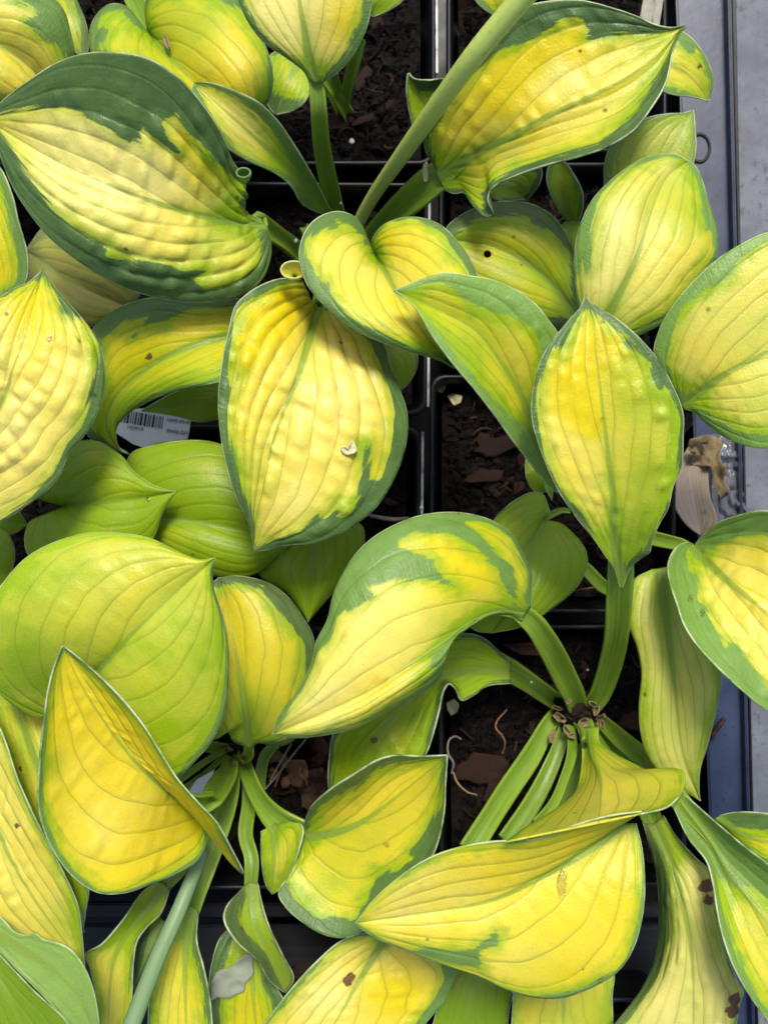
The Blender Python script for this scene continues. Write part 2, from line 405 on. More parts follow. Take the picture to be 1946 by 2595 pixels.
LEAVES = {}
def leaf(key, pl, tile, M, L, R, z, rise=(0, 0), yel=None, grn=None, mw=(22, 22), lm=0.1, pal=0.0, mg=0.2, dull=0.0, N=6, pk=0.3,
         cam_=0.0, mp=1.0, pet=None, spots=(), wave=0.0, name='leaf', mat='leaf', auto=True, parent=None, thick=0.00055, pw=60, limes=(), pales=(), holes=()):
    if N >= 5: N -= 0.8
    pk = pk**1.4
    Mp, Lp, Rp = parse(tile, M), parse(tile, L), parse(tile, R)
    if np.linalg.norm(Lp[0]-Mp[0]) > 60: Lp = np.vstack([Mp[0], Lp])
    if np.linalg.norm(Rp[0]-Mp[0]) > 60: Rp = np.vstack([Mp[0], Rp])
    _, _, ln = catmull(Lp, 0); _, _, ln2 = catmull(Rp, 0); ln = max(ln, ln2)
    nt_ = int(np.clip(ln/8, 24, 110)); ts = np.linspace(0, 1, nt_)
    Mc, _ = curve(Mp, ts**mp); Lc, _ = curve(Lp, ts); Rc, _ = curve(Rp, ts)
    hwL, hwR = np.linalg.norm(Lc-Mc, axis=1), np.linalg.norm(Rc-Mc, axis=1)
    ns = int(np.clip(max(hwL.max(), hwR.max())/8, 8, 40))
    sv = np.linspace(-1, 1, 2*ns+1); sv = np.sign(sv)*np.abs(sv)**0.95
    zm = prof(z, ts**mp)
    rl = prof(rise[0], ts) if hasattr(rise[0], '__len__') else rise[0]*np.sin(np.pi*ts)**0.7
    rr = prof(rise[1], ts) if hasattr(rise[1], '__len__') else rise[1]*np.sin(np.pi*ts)**0.7
    seed = sum(ord(c)*(i+3) for i, c in enumerate(key)) % 997
    T, SS = np.meshgrid(ts, sv, indexing='ij'); A = np.abs(SS); left = SS < 0
    E = np.where(left[..., None], Lc[:, None, :], Rc[:, None, :]); P2 = Mc[:, None, :]*(1-A[..., None])+E*A[..., None]
    HWv = np.where(left, hwL[:, None], hwR[:, None])
    HW0 = np.maximum(HWv, 3.0)
    rz = np.where(left, rl[:, None]*np.ones_like(T), rr[:, None]*np.ones_like(T))
    Z = zm[:, None]+rz*A**1.5+cam_*4*A*(1-A)*np.sin(np.pi*T)**0.6
    if wave: Z = Z+wave*A**2*(vnoise(T*7, 3.0*(SS > 0)+0*T, seed)-0.5)*2*np.sin(np.pi*T)
    P3 = unproj(P2, Z*0.01)
    # relief: quilting between the veins and blisters
    q = A+(1-T)**2*0.55; ph = q*N; cell = np.floor(ph); fr = ph-cell
    quilt = np.sqrt(np.abs(np.sin(np.pi*fr))+1e-4)
    sp = np.maximum(HWv, 1)/N
    amp = np.clip(sp/45, 0, 1)
    bl = vnoise(T*ln/26+cell*7.3+np.where(left, 31.7, 0), cell*0+seed*0.37, seed)
    msk = vnoise(T*4+seed, SS*2.2+5, seed+1)
    fade = np.clip((1-A)*6, 0, 1)*np.clip(np.sin(np.pi*T)*3, 0, 1)
    bl = np.clip((bl-0.2)*1.5, 0, 1)
    h = amp*fade*(quilt*0.00006+pk*0.0036*bl*np.sin(np.pi*fr)**0.7*np.clip(msk*2.2-0.35, 0, 1))
    gu, gv = np.gradient(P3, axis=0), np.gradient(P3, axis=1)
    nr = np.cross(gu, gv); nr /= np.linalg.norm(nr, axis=-1)[..., None]+1e-12
    ax = np.where((nr[..., 2] < 0)[..., None], -nr, nr)
    P3 = P3+ax*h[..., None]
    # colour pattern
    flat = P2.reshape(-1, 2)
    if yel is not None:
        polys = yel if isinstance(yel, (list, tuple)) else [yel]
        d = np.min([polydist(flat, parse(tile, y)) for y in polys], axis=0).reshape(T.shape)
    else:
        wv = np.where(left, mw[0], mw[1]); d = wv-(1-A)*HWv
    if grn:
        for g in (grn if isinstance(grn, (list, tuple)) else [grn]): d = np.maximum(d, -polydist(flat, parse(tile, g)).reshape(T.shape))
    lime = np.full(T.shape, float(lm)); pale = np.full(T.shape, float(pal))
    k = 2.37 if tile != 'W' else 0.85252
    for (x, y, r, v) in limes:
        c = spx(tile, [(x, y)])[0]; lime += v*np.exp(-(np.linalg.norm(P2-c, axis=-1)/(r/k))**2)
    for (x, y, r, v) in pales:
        c = spx(tile, [(x, y)])[0]; pale += v*np.exp(-(np.linalg.norm(P2-c, axis=-1)/(r/k))**2)
    sd_ = np.full(T.shape, 9.0)
    for (x, y, r) in spots:
        c = spx(tile, [(x, y)])[0]; sd_ = np.minimum(sd_, (np.linalg.norm(P2-c, axis=-1)-r/k)/100)
    o1 = np.ones_like(T)
    la = np.stack([d/100, lime.clip(0, 1.4), pale.clip(-1, 1.2), o1*pk], -1); lb = np.stack([SS, T, HW0/1000, o1*(seed/997.0)], -1); lc = np.stack([sd_, o1*mg, o1*dull, o1*N], -1)
    m = len(sv); i, j = np.meshgrid(np.arange(nt_-1), np.arange(m-1), indexing='ij')
    F = np.stack([i*m+j, (i+1)*m+j, (i+1)*m+j+1, i*m+j+1], -1).reshape(-1, 4)
    if np.mean(nr[..., 2]) < 0: F = F[:, ::-1].copy()
    for (x, y, r) in holes:      # an insect hole: faces cut out, the edge drawn to a circle
        c = spx(tile, [(x, y)])[0]; r = r/k; dd = np.linalg.norm(P2-c, axis=-1); fc = dd.reshape(-1)[F].mean(1); F = F[fc > r]
        used = np.unique(F); mv = np.zeros(dd.size, bool); mv[used] = True; mv = mv.reshape(dd.shape) & (dd < r*1.35)
        shift = (P2-c)*((r-dd)/np.maximum(dd, .5))[..., None]
        P3[mv, 0] += shift[mv, 0]*PX*0.9; P3[mv, 1] -= shift[mv, 1]*PX*0.9
    par = parent if parent is not None else PLANTS[pl]
    o = mesh_obj(name, P3.reshape(-1, 3), F, mat, par, True, {'la': la.reshape(-1, 4), 'lb': lb.reshape(-1, 4), 'lc': lc.reshape(-1, 4)})
    solidify(o, thick); LEAVES[key] = o
    if pet:
        ks = [int(nt_*f) for f in (0.05, 0.10, 0.16, 0.22)]
        K = np.array([P3[k_, ns]-ax[k_, ns]*dz for k_, dz in zip(ks, (0.0022, 0.0016, 0.0011, 0.0008))])
        petiole_px(pet, o, keel=(K, 0))
    elif auto and pl:
        c = np.array(PLANTS[pl].location); b = P3[1, ns]; tt = np.linspace(0, 1, 22)[:, None]
        ctl = c*0.55+b*0.45; ctl[2] = c[2]+(b[2]-c[2])*0.75
        path = (1-tt)**2*c+2*tt*(1-tt)*ctl+tt**2*b
        path[:, 2] -= 0.0015*tt[:, 0]
        sweep('petiole', path, np.linspace(0.0030, 0.0022, 22), 'petiole', o)
    return o

# ------------------------------------------------------------------ setting: bench, tray, pots
def quad_slab(name, corners, z_top, th, mat, kind=None, sub=1):
    """Slab with four measured plan corners (photo px at that height)."""
    P = unproj(np.array(corners, float), np.array(z_top*0.01)*np.ones(4))
    V = np.vstack([P, P-np.array([0, 0, th])])
    F = [[3, 2, 1, 0], [4, 5, 6, 7]]+[[i, (i+1) % 4, 4+(i+1) % 4, 4+i] for i in range(4)]
    o = mesh_obj(name, V, F, mat, None, False)
    bm = bmesh.new(); bm.from_mesh(o.data); bmesh.ops.recalc_face_normals(bm, faces=bm.faces[:])
    bmesh.ops.bevel(bm, geom=bm.edges[:], offset=0.0008, segments=2, affect='EDGES'); bm.to_mesh(o.data); bm.free()
    if kind: o['kind'] = kind
    return o
quad_slab('ground', [(-2600, -3200), (4600, -3200), (4600, 5600), (-2600, 5600)], -9.4, 0.01, 'pot_plastic', 'structure')
b = quad_slab('bench', [(1842, -900), (3600, -900), (3600, 3600), (1928, 3600)], -3.4, 0.03, 'bench_paint'); tag(b, 'grey painted bench plank with scuffs along the black tray edge', 'bench')
# tray: floor, glossy flange beside the pots and the upturned lip
tray = bpy.data.objects.new('plant_tray', None); COL.objects.link(tray); tray.location = at('W', 700, 900, -8.8)
tag(tray, 'black plastic tray with glossy bluish flange holding the square pots', 'tray')
def tray_part(name, cs, z, th, mat='tray_plastic'):
    o = quad_slab(name, cs, z, th, mat); o.parent = tray; o.matrix_parent_inverse = tray.matrix_world.inverted()
    o.location = -tray.location; o.matrix_parent_inverse.identity(); return o
tray_part('tray_floor', [(-1500, -1500), (1700, -1500), (1800, 2330), (-1500, 2330)], -8.7, 0.003, 'pot_plastic')
tray_part('flange', [(1676, -900), (1820, -900), (1908, 2700), (1824, 2700)], -3.6, 0.002)
tray_part('lip', [(1824, -900), (1832, -900), (1916, 2700), (1909, 2700)], -2.9, 0.010)
tray_part('lip', [(1834.5, -900), (1838, -900), (1923, 2700), (1919, 2700)], -3.1, 0.010, 'pot_plastic')
tray_part('cross_rail', [(-900, 2290), (1800, 2290), (1800, 2325), (-900, 2325)], -2.6, 0.004, 'rail_plastic')
tray_part('cross_rail', [(-900, 2345), (1800, 2345), (1800, 2480), (-900, 2480)], -4.0, 0.003, 'rail_plastic')

def pot(x0, y0, x1, y1, label, rz=0.0, soil=-1.5, edge=()):
    c0, c1 = unproj(np.array([x0, y0], float), np.array(0.0)), unproj(np.array([x1, y1], float), np.array(0.0))
    cx, cy = (c0[0]+c1[0])/2, (c0[1]+c1[1])/2; hx, hy = abs(c1[0]-c0[0])/2, abs(c1[1]-c0[1])/2
    root = bpy.data.objects.new('square_pot', None); COL.objects.link(root); root.location = (cx, cy, -0.085); root.rotation_euler = (0, 0, rz)
    tag(root, label, 'pot', 'square black pots in the tray')
    def ring(off, z, r, n=5):
        pts = []
        for (sx, sy, a0) in ((1, 1, 0), (-1, 1, 90), (-1, -1, 180), (1, -1, 270)):
            for k in range(n):
                a = math.radians(a0+90*k/(n-1)); pts.append((sx*(hx-off-r)+r*math.cos(a), sy*(hy-off-r)+r*math.sin(a), z+0.085))
        return pts
    def loft(name, rings, mat):
        V = [p for r in rings for p in r]; m = len(rings[0]); F = []
        for i in range(len(rings)-1):
            for j in range(m): F.append([i*m+j, i*m+(j+1) % m, (i+1)*m+(j+1) % m, (i+1)*m+j])
        me = bpy.data.meshes.new(name); me.from_pydata(V, [], F); me.materials.append(MAT[mat])
        me.polygons.foreach_set('use_smooth', [True]*len(me.polygons)); me.update()
        o = bpy.data.objects.new(name, me); COL.objects.link(o); o.parent = root; return o
    r = 0.006
    loft('wall', [ring(0.0022, -0.012, r), ring(0.010, -0.083, r), ring(0.0108, -0.083, r), ring(0.0034, -0.012, r)], 'pot_plastic')
    loft('rim', [ring(0.0030, -0.010, r), ring(0.0002, -0.009, r), ring(0.0, -0.0006, r), ring(0.0006, 0.0, r), ring(0.0014, 0.0, r), ring(0.0020, -0.0008, r), ring(0.0032, -0.011, r)], 'pot_plastic')
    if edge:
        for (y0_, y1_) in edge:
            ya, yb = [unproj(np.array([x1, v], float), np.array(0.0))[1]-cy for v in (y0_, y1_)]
            bx_ = box('rim_glare_strip', (0, 0, 0), (0.0011, abs(ya-yb), 0.0022), 'glare_edge', None, 0, 0.0004); bx_.parent = root; bx_.location = (hx+0.0004, (ya+yb)/2, 0.085+0.0002)  # added pale strip, stands in for sky glare on the black rim
    # soil: lumpy sheet filling the pot
    n = 60; gx, gy = np.meshgrid(np.linspace(-1, 1, n), np.linspace(-1, 1, n), indexing='ij'); sd_ = RNG.randint(9999)
    X, Y = gx*(hx-0.0062), gy*(hy-0.0062)
    Zs = soil*0.01+0.085+(vnoise(gx*5+20, gy*5+20, sd_)-0.5)*0.006+(vnoise(gx*16+20, gy*16+20, sd_+1)-0.5)*0.004+(vnoise(gx*30+40, gy*30+40, sd_+2)-0.5)*0.0022
    i, j = np.meshgrid(np.arange(n-1), np.arange(n-1), indexing='ij')
    F = np.stack([i*n+j, (i+1)*n+j, (i+1)*n+j+1, i*n+j+1], -1).reshape(-1, 4)
    me = bpy.data.meshes.new('potting_soil'); V = np.stack([X, Y, Zs], -1).reshape(-1, 3)
    me.from_pydata([tuple(v) for v in V], [], [list(map(int, f)) for f in F]); me.materials.append(MAT['soil']); me.polygons.foreach_set('use_smooth', [True]*len(me.polygons)); me.update()
    so_ = bpy.data.objects.new('potting_soil', me); COL.objects.link(so_); so_.parent = root
    # loose soil crumbs lying on it: real lumps joined into one part
    V, F = [], []
    for q in range(1500):
        x, y = random.uniform(-1, 1)*(hx-0.010), random.uniform(-1, 1)*(hy-0.010); s_ = random.uniform(0.0006, 0.0022)*random.choice((1, 1, 1, 1.5, 2.0))
        fi, fj = (x/(hx-0.0062)+1)/2*(n-1), (y/(hy-0.0062)+1)/2*(n-1); z = Zs[int(fi), int(fj)]+s_*0.2
        b0 = len(V)
        for (ax, ay, az) in ((1, 0, 0), (-1, 0, 0), (0, 1, 0), (0, -1, 0), (0, 0, 1), (0, 0, -1)):
            k = s_*random.uniform(0.6, 1.3); V.append((x+ax*k+random.uniform(-.3, .3)*s_, y+ay*k+random.uniform(-.3, .3)*s_, z+az*k*0.7))
        F += [[b0+a_, b0+b_, b0+c_] for a_, b_, c_ in ((0, 2, 4), (2, 1, 4), (1, 3, 4), (3, 0, 4), (2, 0, 5), (1, 2, 5), (3, 1, 5), (0, 3, 5))]
    me = bpy.data.meshes.new('soil_crumbs'); me.from_pydata(V, [], F); me.materials.append(MAT['soil']); me.update()
    cr = bpy.data.objects.new('soil_crumbs', me); COL.objects.link(cr); cr.parent = root; cr['kind'] = 'stuff'
    V, F = [], []                # loose coconut fibres and bark splinters
    for q in range(110):
        x, y = random.uniform(-1, 1)*(hx-0.012), random.uniform(-1, 1)*(hy-0.012); a_ = random.uniform(0, 6.3); ln_ = random.uniform(0.004, 0.014); wd = random.uniform(0.00018, 0.0006)
        fi, fj = (x/(hx-0.0062)+1)/2*(n-1), (y/(hy-0.0062)+1)/2*(n-1); z = Zs[int(fi), int(fj)]+0.0012; b0 = len(V); cv = random.uniform(-1.5, 1.5)
        for st in range(5):
            f = st/4-.5; aa = a_+cv*f; px_, py_ = x+ln_*f*math.cos(aa), y+ln_*f*math.sin(aa); ox, oy = -math.sin(aa)*wd, math.cos(aa)*wd; zz_ = z+0.0012*(1-4*f*f)+random.uniform(0, .0006)
            V += [(px_+ox, py_+oy, zz_), (px_-ox, py_-oy, zz_), (px_, py_, zz_+wd)]
        for st in range(4):
            for e_ in range(3): F.append([b0+st*3+e_, b0+st*3+(e_+1) % 3, b0+st*3+3+(e_+1) % 3, b0+st*3+3+e_])
    me = bpy.data.meshes.new('soil_fibres'); me.from_pydata(V, [], F); me.materials.append(MAT['soil_fibre']); me.update()
    fb = bpy.data.objects.new('soil_fibres', me); COL.objects.link(fb); fb.parent = root; fb['kind'] = 'stuff'
    root['_h'] = (cx, cy)
    return root, (cx, cy, hx, hy, Zs, n)
POTS = [
    pot(-180, -230, 430, 420, 'square black pot under the broad blistered leaf with dark margins'),
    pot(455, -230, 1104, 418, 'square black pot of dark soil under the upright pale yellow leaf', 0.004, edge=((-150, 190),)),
    pot(1132, -230, 1690, 385, 'square black pot behind the yellow leaf with the thick stalk crossing it'),
    pot(-180, 452, 425, 1060, 'square black pot hidden under the blistered cream leaf'),
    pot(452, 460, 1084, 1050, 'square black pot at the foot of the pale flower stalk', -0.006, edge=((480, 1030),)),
    pot(1112, 410, 1700, 925, 'square black pot under the dark leaf with a round hole'),
    pot(-170, 1085, 430, 1600, 'square black pot under the big plain lime leaf'),
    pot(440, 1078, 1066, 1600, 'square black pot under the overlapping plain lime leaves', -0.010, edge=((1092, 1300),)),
    pot(1088, 950, 1712, 1554, 'square black pot with bark bits under the upright pointed leaf', -0.004),
    pot(-160, 1630, 425, 2250, 'square black pot under the deep yellow cupped leaf, next to the blue green leaf'),
    pot(450, 1630, 1085, 2255, 'square black pot with reddish leaf litter beside the thin stems', 0.004),
    pot(1112, 1584, 1738, 2250, 'square black pot with a large brown bark slab and a scaly crown', 0.005),
    pot(460, 2520, 1085, 3150, 'square black pot beyond the tray rail, under the brown spotted leaf'),
    pot(1110, 2530, 1735, 3150, 'square black pot beyond the tray rail, under the red blotched leaf'),
]
for r_, _ in POTS: del r_['_h']

# ------------------------------------------------------------------ plants (empties at the crowns)
plant('P1', 742, 545, 'hosta with flower stalk and the broad blistered dark margined leaf, heart leaf in its middle')
plant('P2', 1243, 1535, 'hosta with scaly exposed crown, thick green stems and the upright pointed yellow leaf')
plant('P3', 508, 1622, 'hosta with deep yellow cupped leaf, folded cup leaf and thin stems over leaf litter')
plant('P4', 1235, 1165, 'hosta with pale drooping leaf and round lime leaf beside the dry tan leaf')
plant('P5', 760, 262, 'hosta with broad lime yellow heart leaf holding a tan husk')
plant('P6', 1245, 600, 'hosta with the shaded leaf pierced by a round hole')
plant('P7', 90, 60, 'hosta with pale yellow leaf carrying a wide blue green patch')
plant('P8', 60, 800, 'hosta with the strongly blistered cream and yellow leaf with sharp tip')
plant('P9', 640, 1200, 'hosta with overlapping plain lime leaves around the plant label')
plant('P10', 60, 1800, 'hosta with pale blistered leaf and torn blue green leaf below the cupped yellow one')
plant('P11', 720, 2330, 'hosta beyond the tray rail with the brown spotted yellow leaf')
plant('P12', 1300, 60, 'hosta whose leaf tips show behind the thick slanting flower stalk')
plant('P13', 1560, 1860, 'hosta with dark edged leaf showing beside the tray lip under the wide stem')

# ------------------------------------------------------------------ leaves
leaf('L1', 'P1', 'A', '1590,1345 1440,1345 1270,1310 1080,1262 800,1170 450,1020 150,860 -60,730',
     '1575,1320 1480,1275 1432,1215 1440,1140 1485,1085 1465,1045 1430,1010 1395,955 1340,820 1230,640 1100,490 960,385 850,335 620,310 480,325 330,380 150,500 0,620 -60,725',
     '1600,1348 1625,1430 1630,1540 1570,1690 1430,1785 1150,1815 900,1780 650,1680 430,1540 300,1430 190,1300 80,1130 20,990 -20,860 -60,735',
     (6.5, 8.6, 9.6, 9.6, 9.2), ((0, 1.2, 2.2, 2.2, 1.8, 1.0, 0), (0, -0.3, -0.9, -0.9, -0.5, -0.3, 0)), cam_=0.3, mp=1.35, N=6, pk=.68, pal=0.5, lm=0.05, mg=0.18,
     yel='-60,690 0,690 150,650 340,650 370,635 500,680 640,760 790,870 800,840 870,860 830,790 845,735 960,830 1050,910 1080,900 1000,800 980,690 1060,690 1150,800 1270,950 1400,1080 1470,1110 1430,1240 1550,1340 1560,1430 1570,1500 1540,1600 1400,1700 1250,1735 1150,1680 1230,1630 1080,1620 980,1590 650,1530 640,1490 480,1390 330,1260 220,1120 120,960 0,780 -60,745',
     limes=((1450,1250,190,.7),(1300,1560,280,.45),(560,1420,220,.3),(1300,1000,150,.2)), pales=((450,1000,320,.7),(850,1050,300,.5),(1250,900,220,-.6)),
     pet='B|560,1640 430,1560 290,1450 140,1345 60,1290|110,125,130,140|-1,1,4,6.4', spots=((1012,1087,6),))
leaf('L2', 'P7', 'A', '-350,250 -50,250 200,420 330,620', '-300,-150 0,-160 250,-60 370,30 430,200 450,330 400,520 330,620', '-350,400 -200,600 50,680 330,620',
     (6, 6.8, 6.2, 5), (0.2, -0.5), yel='-400,-100 0,-50 170,30 240,80 160,140 250,230 330,270 400,330 380,500 100,650 -300,600', lm=0.25, pal=0.45, mg=0.45, N=6, pk=0.2, cam_=0.6)
leaf('L3', 'P7', 'A', '380,-120 430,60 500,330', '300,-60 330,150 430,300 500,335', '440,-60 515,120 537,240 525,330 500,335', (3.5, 4.2, 4), (0.2, -0.2), lm=0.35, mg=0.3, mw=(8, 22), N=4, dull=.1)
leaf('L4', 'P5', 'A', '890,195 1000,320 1100,430 1220,540 1450,720',
     '885,190 870,60 905,-60 1100,-150 1350,-90 1500,110 1590,260 1640,430 1625,590 1560,680 1450,720', '880,200 830,150 790,60 720,20 640,30 570,100 535,200 540,290 600,420 800,560 1100,680 1450,720',
     (3.6, 5.2, 5.6, 5.0), (0.2, 0.3), cam_=0.9, mp=1.5, N=6, pk=0.15, lm=0.42, pal=0.15, mg=0.45,
     yel='610,90 740,65 780,120 860,200 870,60 920,-40 1200,-60 1450,80 1600,300 1612,600 1400,700 800,540 650,320 600,290 660,180 590,150', limes=((1000,200,350,.25),(1450,450,260,-.3)),
     pet='A|780,-160 800,-60 840,60 890,195|130,140,120,90|0,1.5,2.6,3.5')
leaf('L5', 'P5', 'B', '430,300 330,450 235,690', '300,280 200,330 180,500 190,640 235,690', '450,400 430,580 350,660 235,690', (2, 2.6, 2.2), (0.4, 0.2), yel='280,300 210,340 220,560 330,590 420,590 440,380', lm=0.55, mg=0.25, N=4, pk=0)
leaf('L6', 'P1', 'B', '478,500 440,380 410,200 375,0 340,-250 330,-420',
     '430,485 400,430 290,345 180,270 90,170 20,30 -20,-120 60,-300 330,-420', '525,492 590,450 680,360 770,200 805,60 805,-100 650,-300 330,-420', (8.6, 9.4, 10.0, 10.2, 10.0), (0.3, 0.6), cam_=0.2, N=5, pk=0.15, pal=0.55, lm=0.0, mg=0.35,
     yel='450,490 410,400 230,280 120,150 50,20 20,-120 100,-280 330,-400 600,-280 760,-100 750,60 690,200 660,320 530,430 505,490', pales=((300,80,240,.7),(650,120,170,-.5)),
     limes=((480,470,110,.5),), pet='B|625,1420 590,1280 560,1140 515,900 490,620 478,470|110,118,112,104,100,95|-1,1.4,3.8,6.4,8,8.5')
leaf('L7', 'P1', 'B', '552,1280 420,1130 230,935 -20,710 -255,500', '566,1262 500,1130 420,990 340,860 260,740 140,620 0,550 -150,498 -255,495', '530,1290 450,1262 390,1225 330,1120 240,1045 80,970 -40,900 -120,800 -190,680 -262,560 -255,505',
     (1.6, 4.4, 6.2, 7.4, 7.8), (0.5, 0.6), N=4, pk=0.05, pal=0.6, lm=0.12, mg=0.55, yel='-230,520 -150,520 0,590 60,640 150,720 220,800 300,930 380,1060 300,1040 200,990 0,900 -130,730', limes=((330,1000,220,.6),(-100,720,250,-.15)),
     pet='B|640,1420 600,1350 548,1278|60,70,80|-1,0,1.5', wave=.2)
leaf('L8', 'P1', 'C', '-330,1062 -130,940 130,815 400,670 700,530 950,370 1120,195 1160,157',
     '-341,1000 -385,940 -411,860 -405,700 -370,590 -290,490 -130,290 30,120 150,50 260,18 380,0 540,0 700,40 850,90 980,150 1080,170 1160,155',
     '-290,1140 -230,1165 -170,1160 -120,1230 -40,1300 5,1295 -30,1200 0,1130 130,1060 330,990 520,940 690,880 850,780 960,640 1040,500 1090,280 1130,190 1162,160',
     (4.8, 7.0, 8.0, 8.4, 8.4), ((0, 0.4, 0.6, 0.5, 0.4, 0.3, 0), (0, 0.2, -0.3, 0.6, 0.8, 0.5, 0)), cam_=-0.25, N=6, pk=0.45, pal=0.2, lm=0.05, mg=0.15,
     yel='-330,1000 -370,880 -370,800 -200,540 0,330 100,290 250,220 440,110 540,120 580,170 540,210 620,235 800,200 960,210 1120,175 1060,320 960,500 860,680 640,850 400,930 150,1000 0,1080 -60,1150 -50,1290 -130,1200 -170,1140 -290,1130',
     limes=((-300,1050,170,.8),(900,450,260,.25),(50,1050,200,.2),(700,700,200,.2)), pales=((450,480,220,.35),(230,330,130,-.8),(60,560,110,-.6),(480,270,90,-.6)), spots=((262,330,7),(622,465,9),(525,315,7)),
     pet='B|770,1500 870,1375 1000,1240 1130,1125 1215,1055|140,160,180,195,185|-1,0.6,2.4,3.9,4.8')
leaf('L9', 'P12', 'B', '1300,800 1150,660 1030,440', '1200,850 1070,780 1040,690 1020,570 1022,480 1030,440', '1330,600 1260,480 1150,485 1060,475 1030,440', (3.4, 4.4, 5.4), (0.2, 0.6), lm=0.7, mg=0.12, mw=(6, 45), N=3, pk=0, auto=False)
leaf('L10', 'P6', 'C', '850,250 1050,370 1200,470 1303,608', '900,180 1060,170 1150,190 1230,260 1300,370 1330,470 1318,560 1303,608', '850,350 940,480 1010,540 1100,570 1200,582 1303,608', (4, 5, 4.8, 4), (-.3, .3), yel='900,250 1100,230 1180,320 1230,300 1270,420 1300,480 1300,590 1200,560 1020,510 880,380', lm=0.25, pal=0.3, mg=0.5, spots=((1241,392,20),), N=4, pk=.1, auto=False)
leaf('L11', 'P6', 'C', '900,1350 980,1050 1100,850 1210,656', '700,1250 672,1080 690,920 760,820 920,710 1060,680 1150,676 1212,656', '1050,1300 1190,1050 1226,900 1220,760 1212,656', (4, 5.4, 5.8, 5.8), (.2, .3), yel='720,1200 720,1000 760,900 900,760 1100,690 1195,700 1200,900 1100,1200', lm=0.62, pal=0.5, mg=0.6, dull=.25, N=5, pk=.15, auto=False)
leaf('L12', 'P4', 'C', '590,2060 700,1885 870,1540 970,1230 1060,1050 1180,965', '560,2000 505,1800 490,1600 502,1450 560,1270 640,1150 800,1010 930,940 1060,920 1120,930 1180,965', '700,2060 870,2020 1000,1960 1110,1890 1250,1680 1345,1550 1355,1380 1310,1230 1240,1020 1210,985 1180,965',
     (7.6, 8.5, 8.9, 8.6, 7.4), ((0, -.2, -.4, -.3, 0), (0, -.3, -.5, -.3, 0)), cam_=0.3, N=5, pk=.25, pal=.5, lm=.2, mg=.62,
     yel='640,2000 540,1830 510,1700 540,1560 570,1640 605,1600 600,1380 650,1170 850,1010 1050,930 1160,970 1250,1150 1260,1280 1290,1380 1320,1400 1330,1500 1230,1650 1050,1880 800,2000', pales=((680,1450,260,.7),(1100,980,150,.5),(1150,1250,200,-.4),(700,1800,200,.4)), limes=((1100,1200,220,.35),(850,1950,250,.2)), auto=False)
leaf('L13', 'P2', 'F', '776,2120 765,1995 735,1800 720,1500 690,1250 660,1000 630,750 600,500 560,346', '770,2120 728,1985 680,1920 620,1830 500,1680 400,1530 330,1380 270,1220 240,1100 235,1000 260,850 300,720 370,610 460,500 530,420 560,346', '782,2120 838,1985 900,1930 950,1895 960,1850 1000,1740 1060,1630 1090,1500 1140,1380 1150,1200 1150,1060 1090,900 1000,740 880,600 750,490 650,430 590,390 560,346',
     (7.4, 9.4, 10.4, 10.8, 10.6), ((0, .4, .5, .3, .2, 0), (0, .3, .3, .2, .1, 0)), cam_=.1, N=5, pk=.5, pal=.35, lm=.05, mg=.18,
     yel='570,430 500,500 430,650 400,700 370,650 320,780 280,900 270,1100 300,1250 350,1400 430,1530 560,1700 700,1960 800,1960 930,1850 1050,1600 1110,1400 1120,1100 1060,900 980,920 950,760 820,650 800,600 680,500', limes=((950,1400,230,.8),(800,850,160,.6),(880,1800,220,.8),(1000,1000,150,.5),(800,1050,130,.4)), pales=((560,650,190,-1.1),(480,950,110,-.8),(600,1120,90,-.6)), auto=False)
leaf('L14', 'P4', 'F', '1140,1012 1260,925 1400,825 1659,690 1900,560 2200,400', '1130,985 1060,880 1000,780 970,690 990,590 1040,480 1150,330 1330,150 1500,40 1659,-30 1900,-60 2150,100 2200,400', '1150,1035 1220,1060 1280,1120 1370,1190 1500,1250 1659,1270 1900,1150 2100,800 2200,400',
     (7.8, 9.0, 9.5, 9.6, 9.4), (0.3, 0.2), cam_=.2, mp=1.2, N=6, pk=.2, pal=.6, lm=.28, mg=.72,
     yel='1170,960 1090,870 1060,750 1080,600 1130,430 1280,320 1400,260 1500,120 1659,10 2000,60 2100,400 1900,1050 1659,1180 1500,1160 1350,1090 1250,1020 1150,1030', limes=((1140,1000,150,.6),(1659,1100,300,.2)), auto=False)
leaf('L15', 'P6', 'C', '560,1950 300,1650 0,1480 -290,1440', '560,1850 510,1560 400,1330 300,1250 200,1215 0,1212 -150,1268 -270,1360 -290,1440', '400,2000 100,1950 -200,1750 -290,1440', (3, 4.0, 4.2, 4.2), (-.3, -.6), cam_=.5, N=6, pk=.15, lm=.62, mg=.12, dull=.1, yel='-230,1420 -100,1320 150,1290 240,1310 230,1340 380,1400 470,1520 480,1900 100,1930 -200,1700', holes=((-26,1525,24),), auto=False)  # raised lime puts the shade of the leaf above into the colour
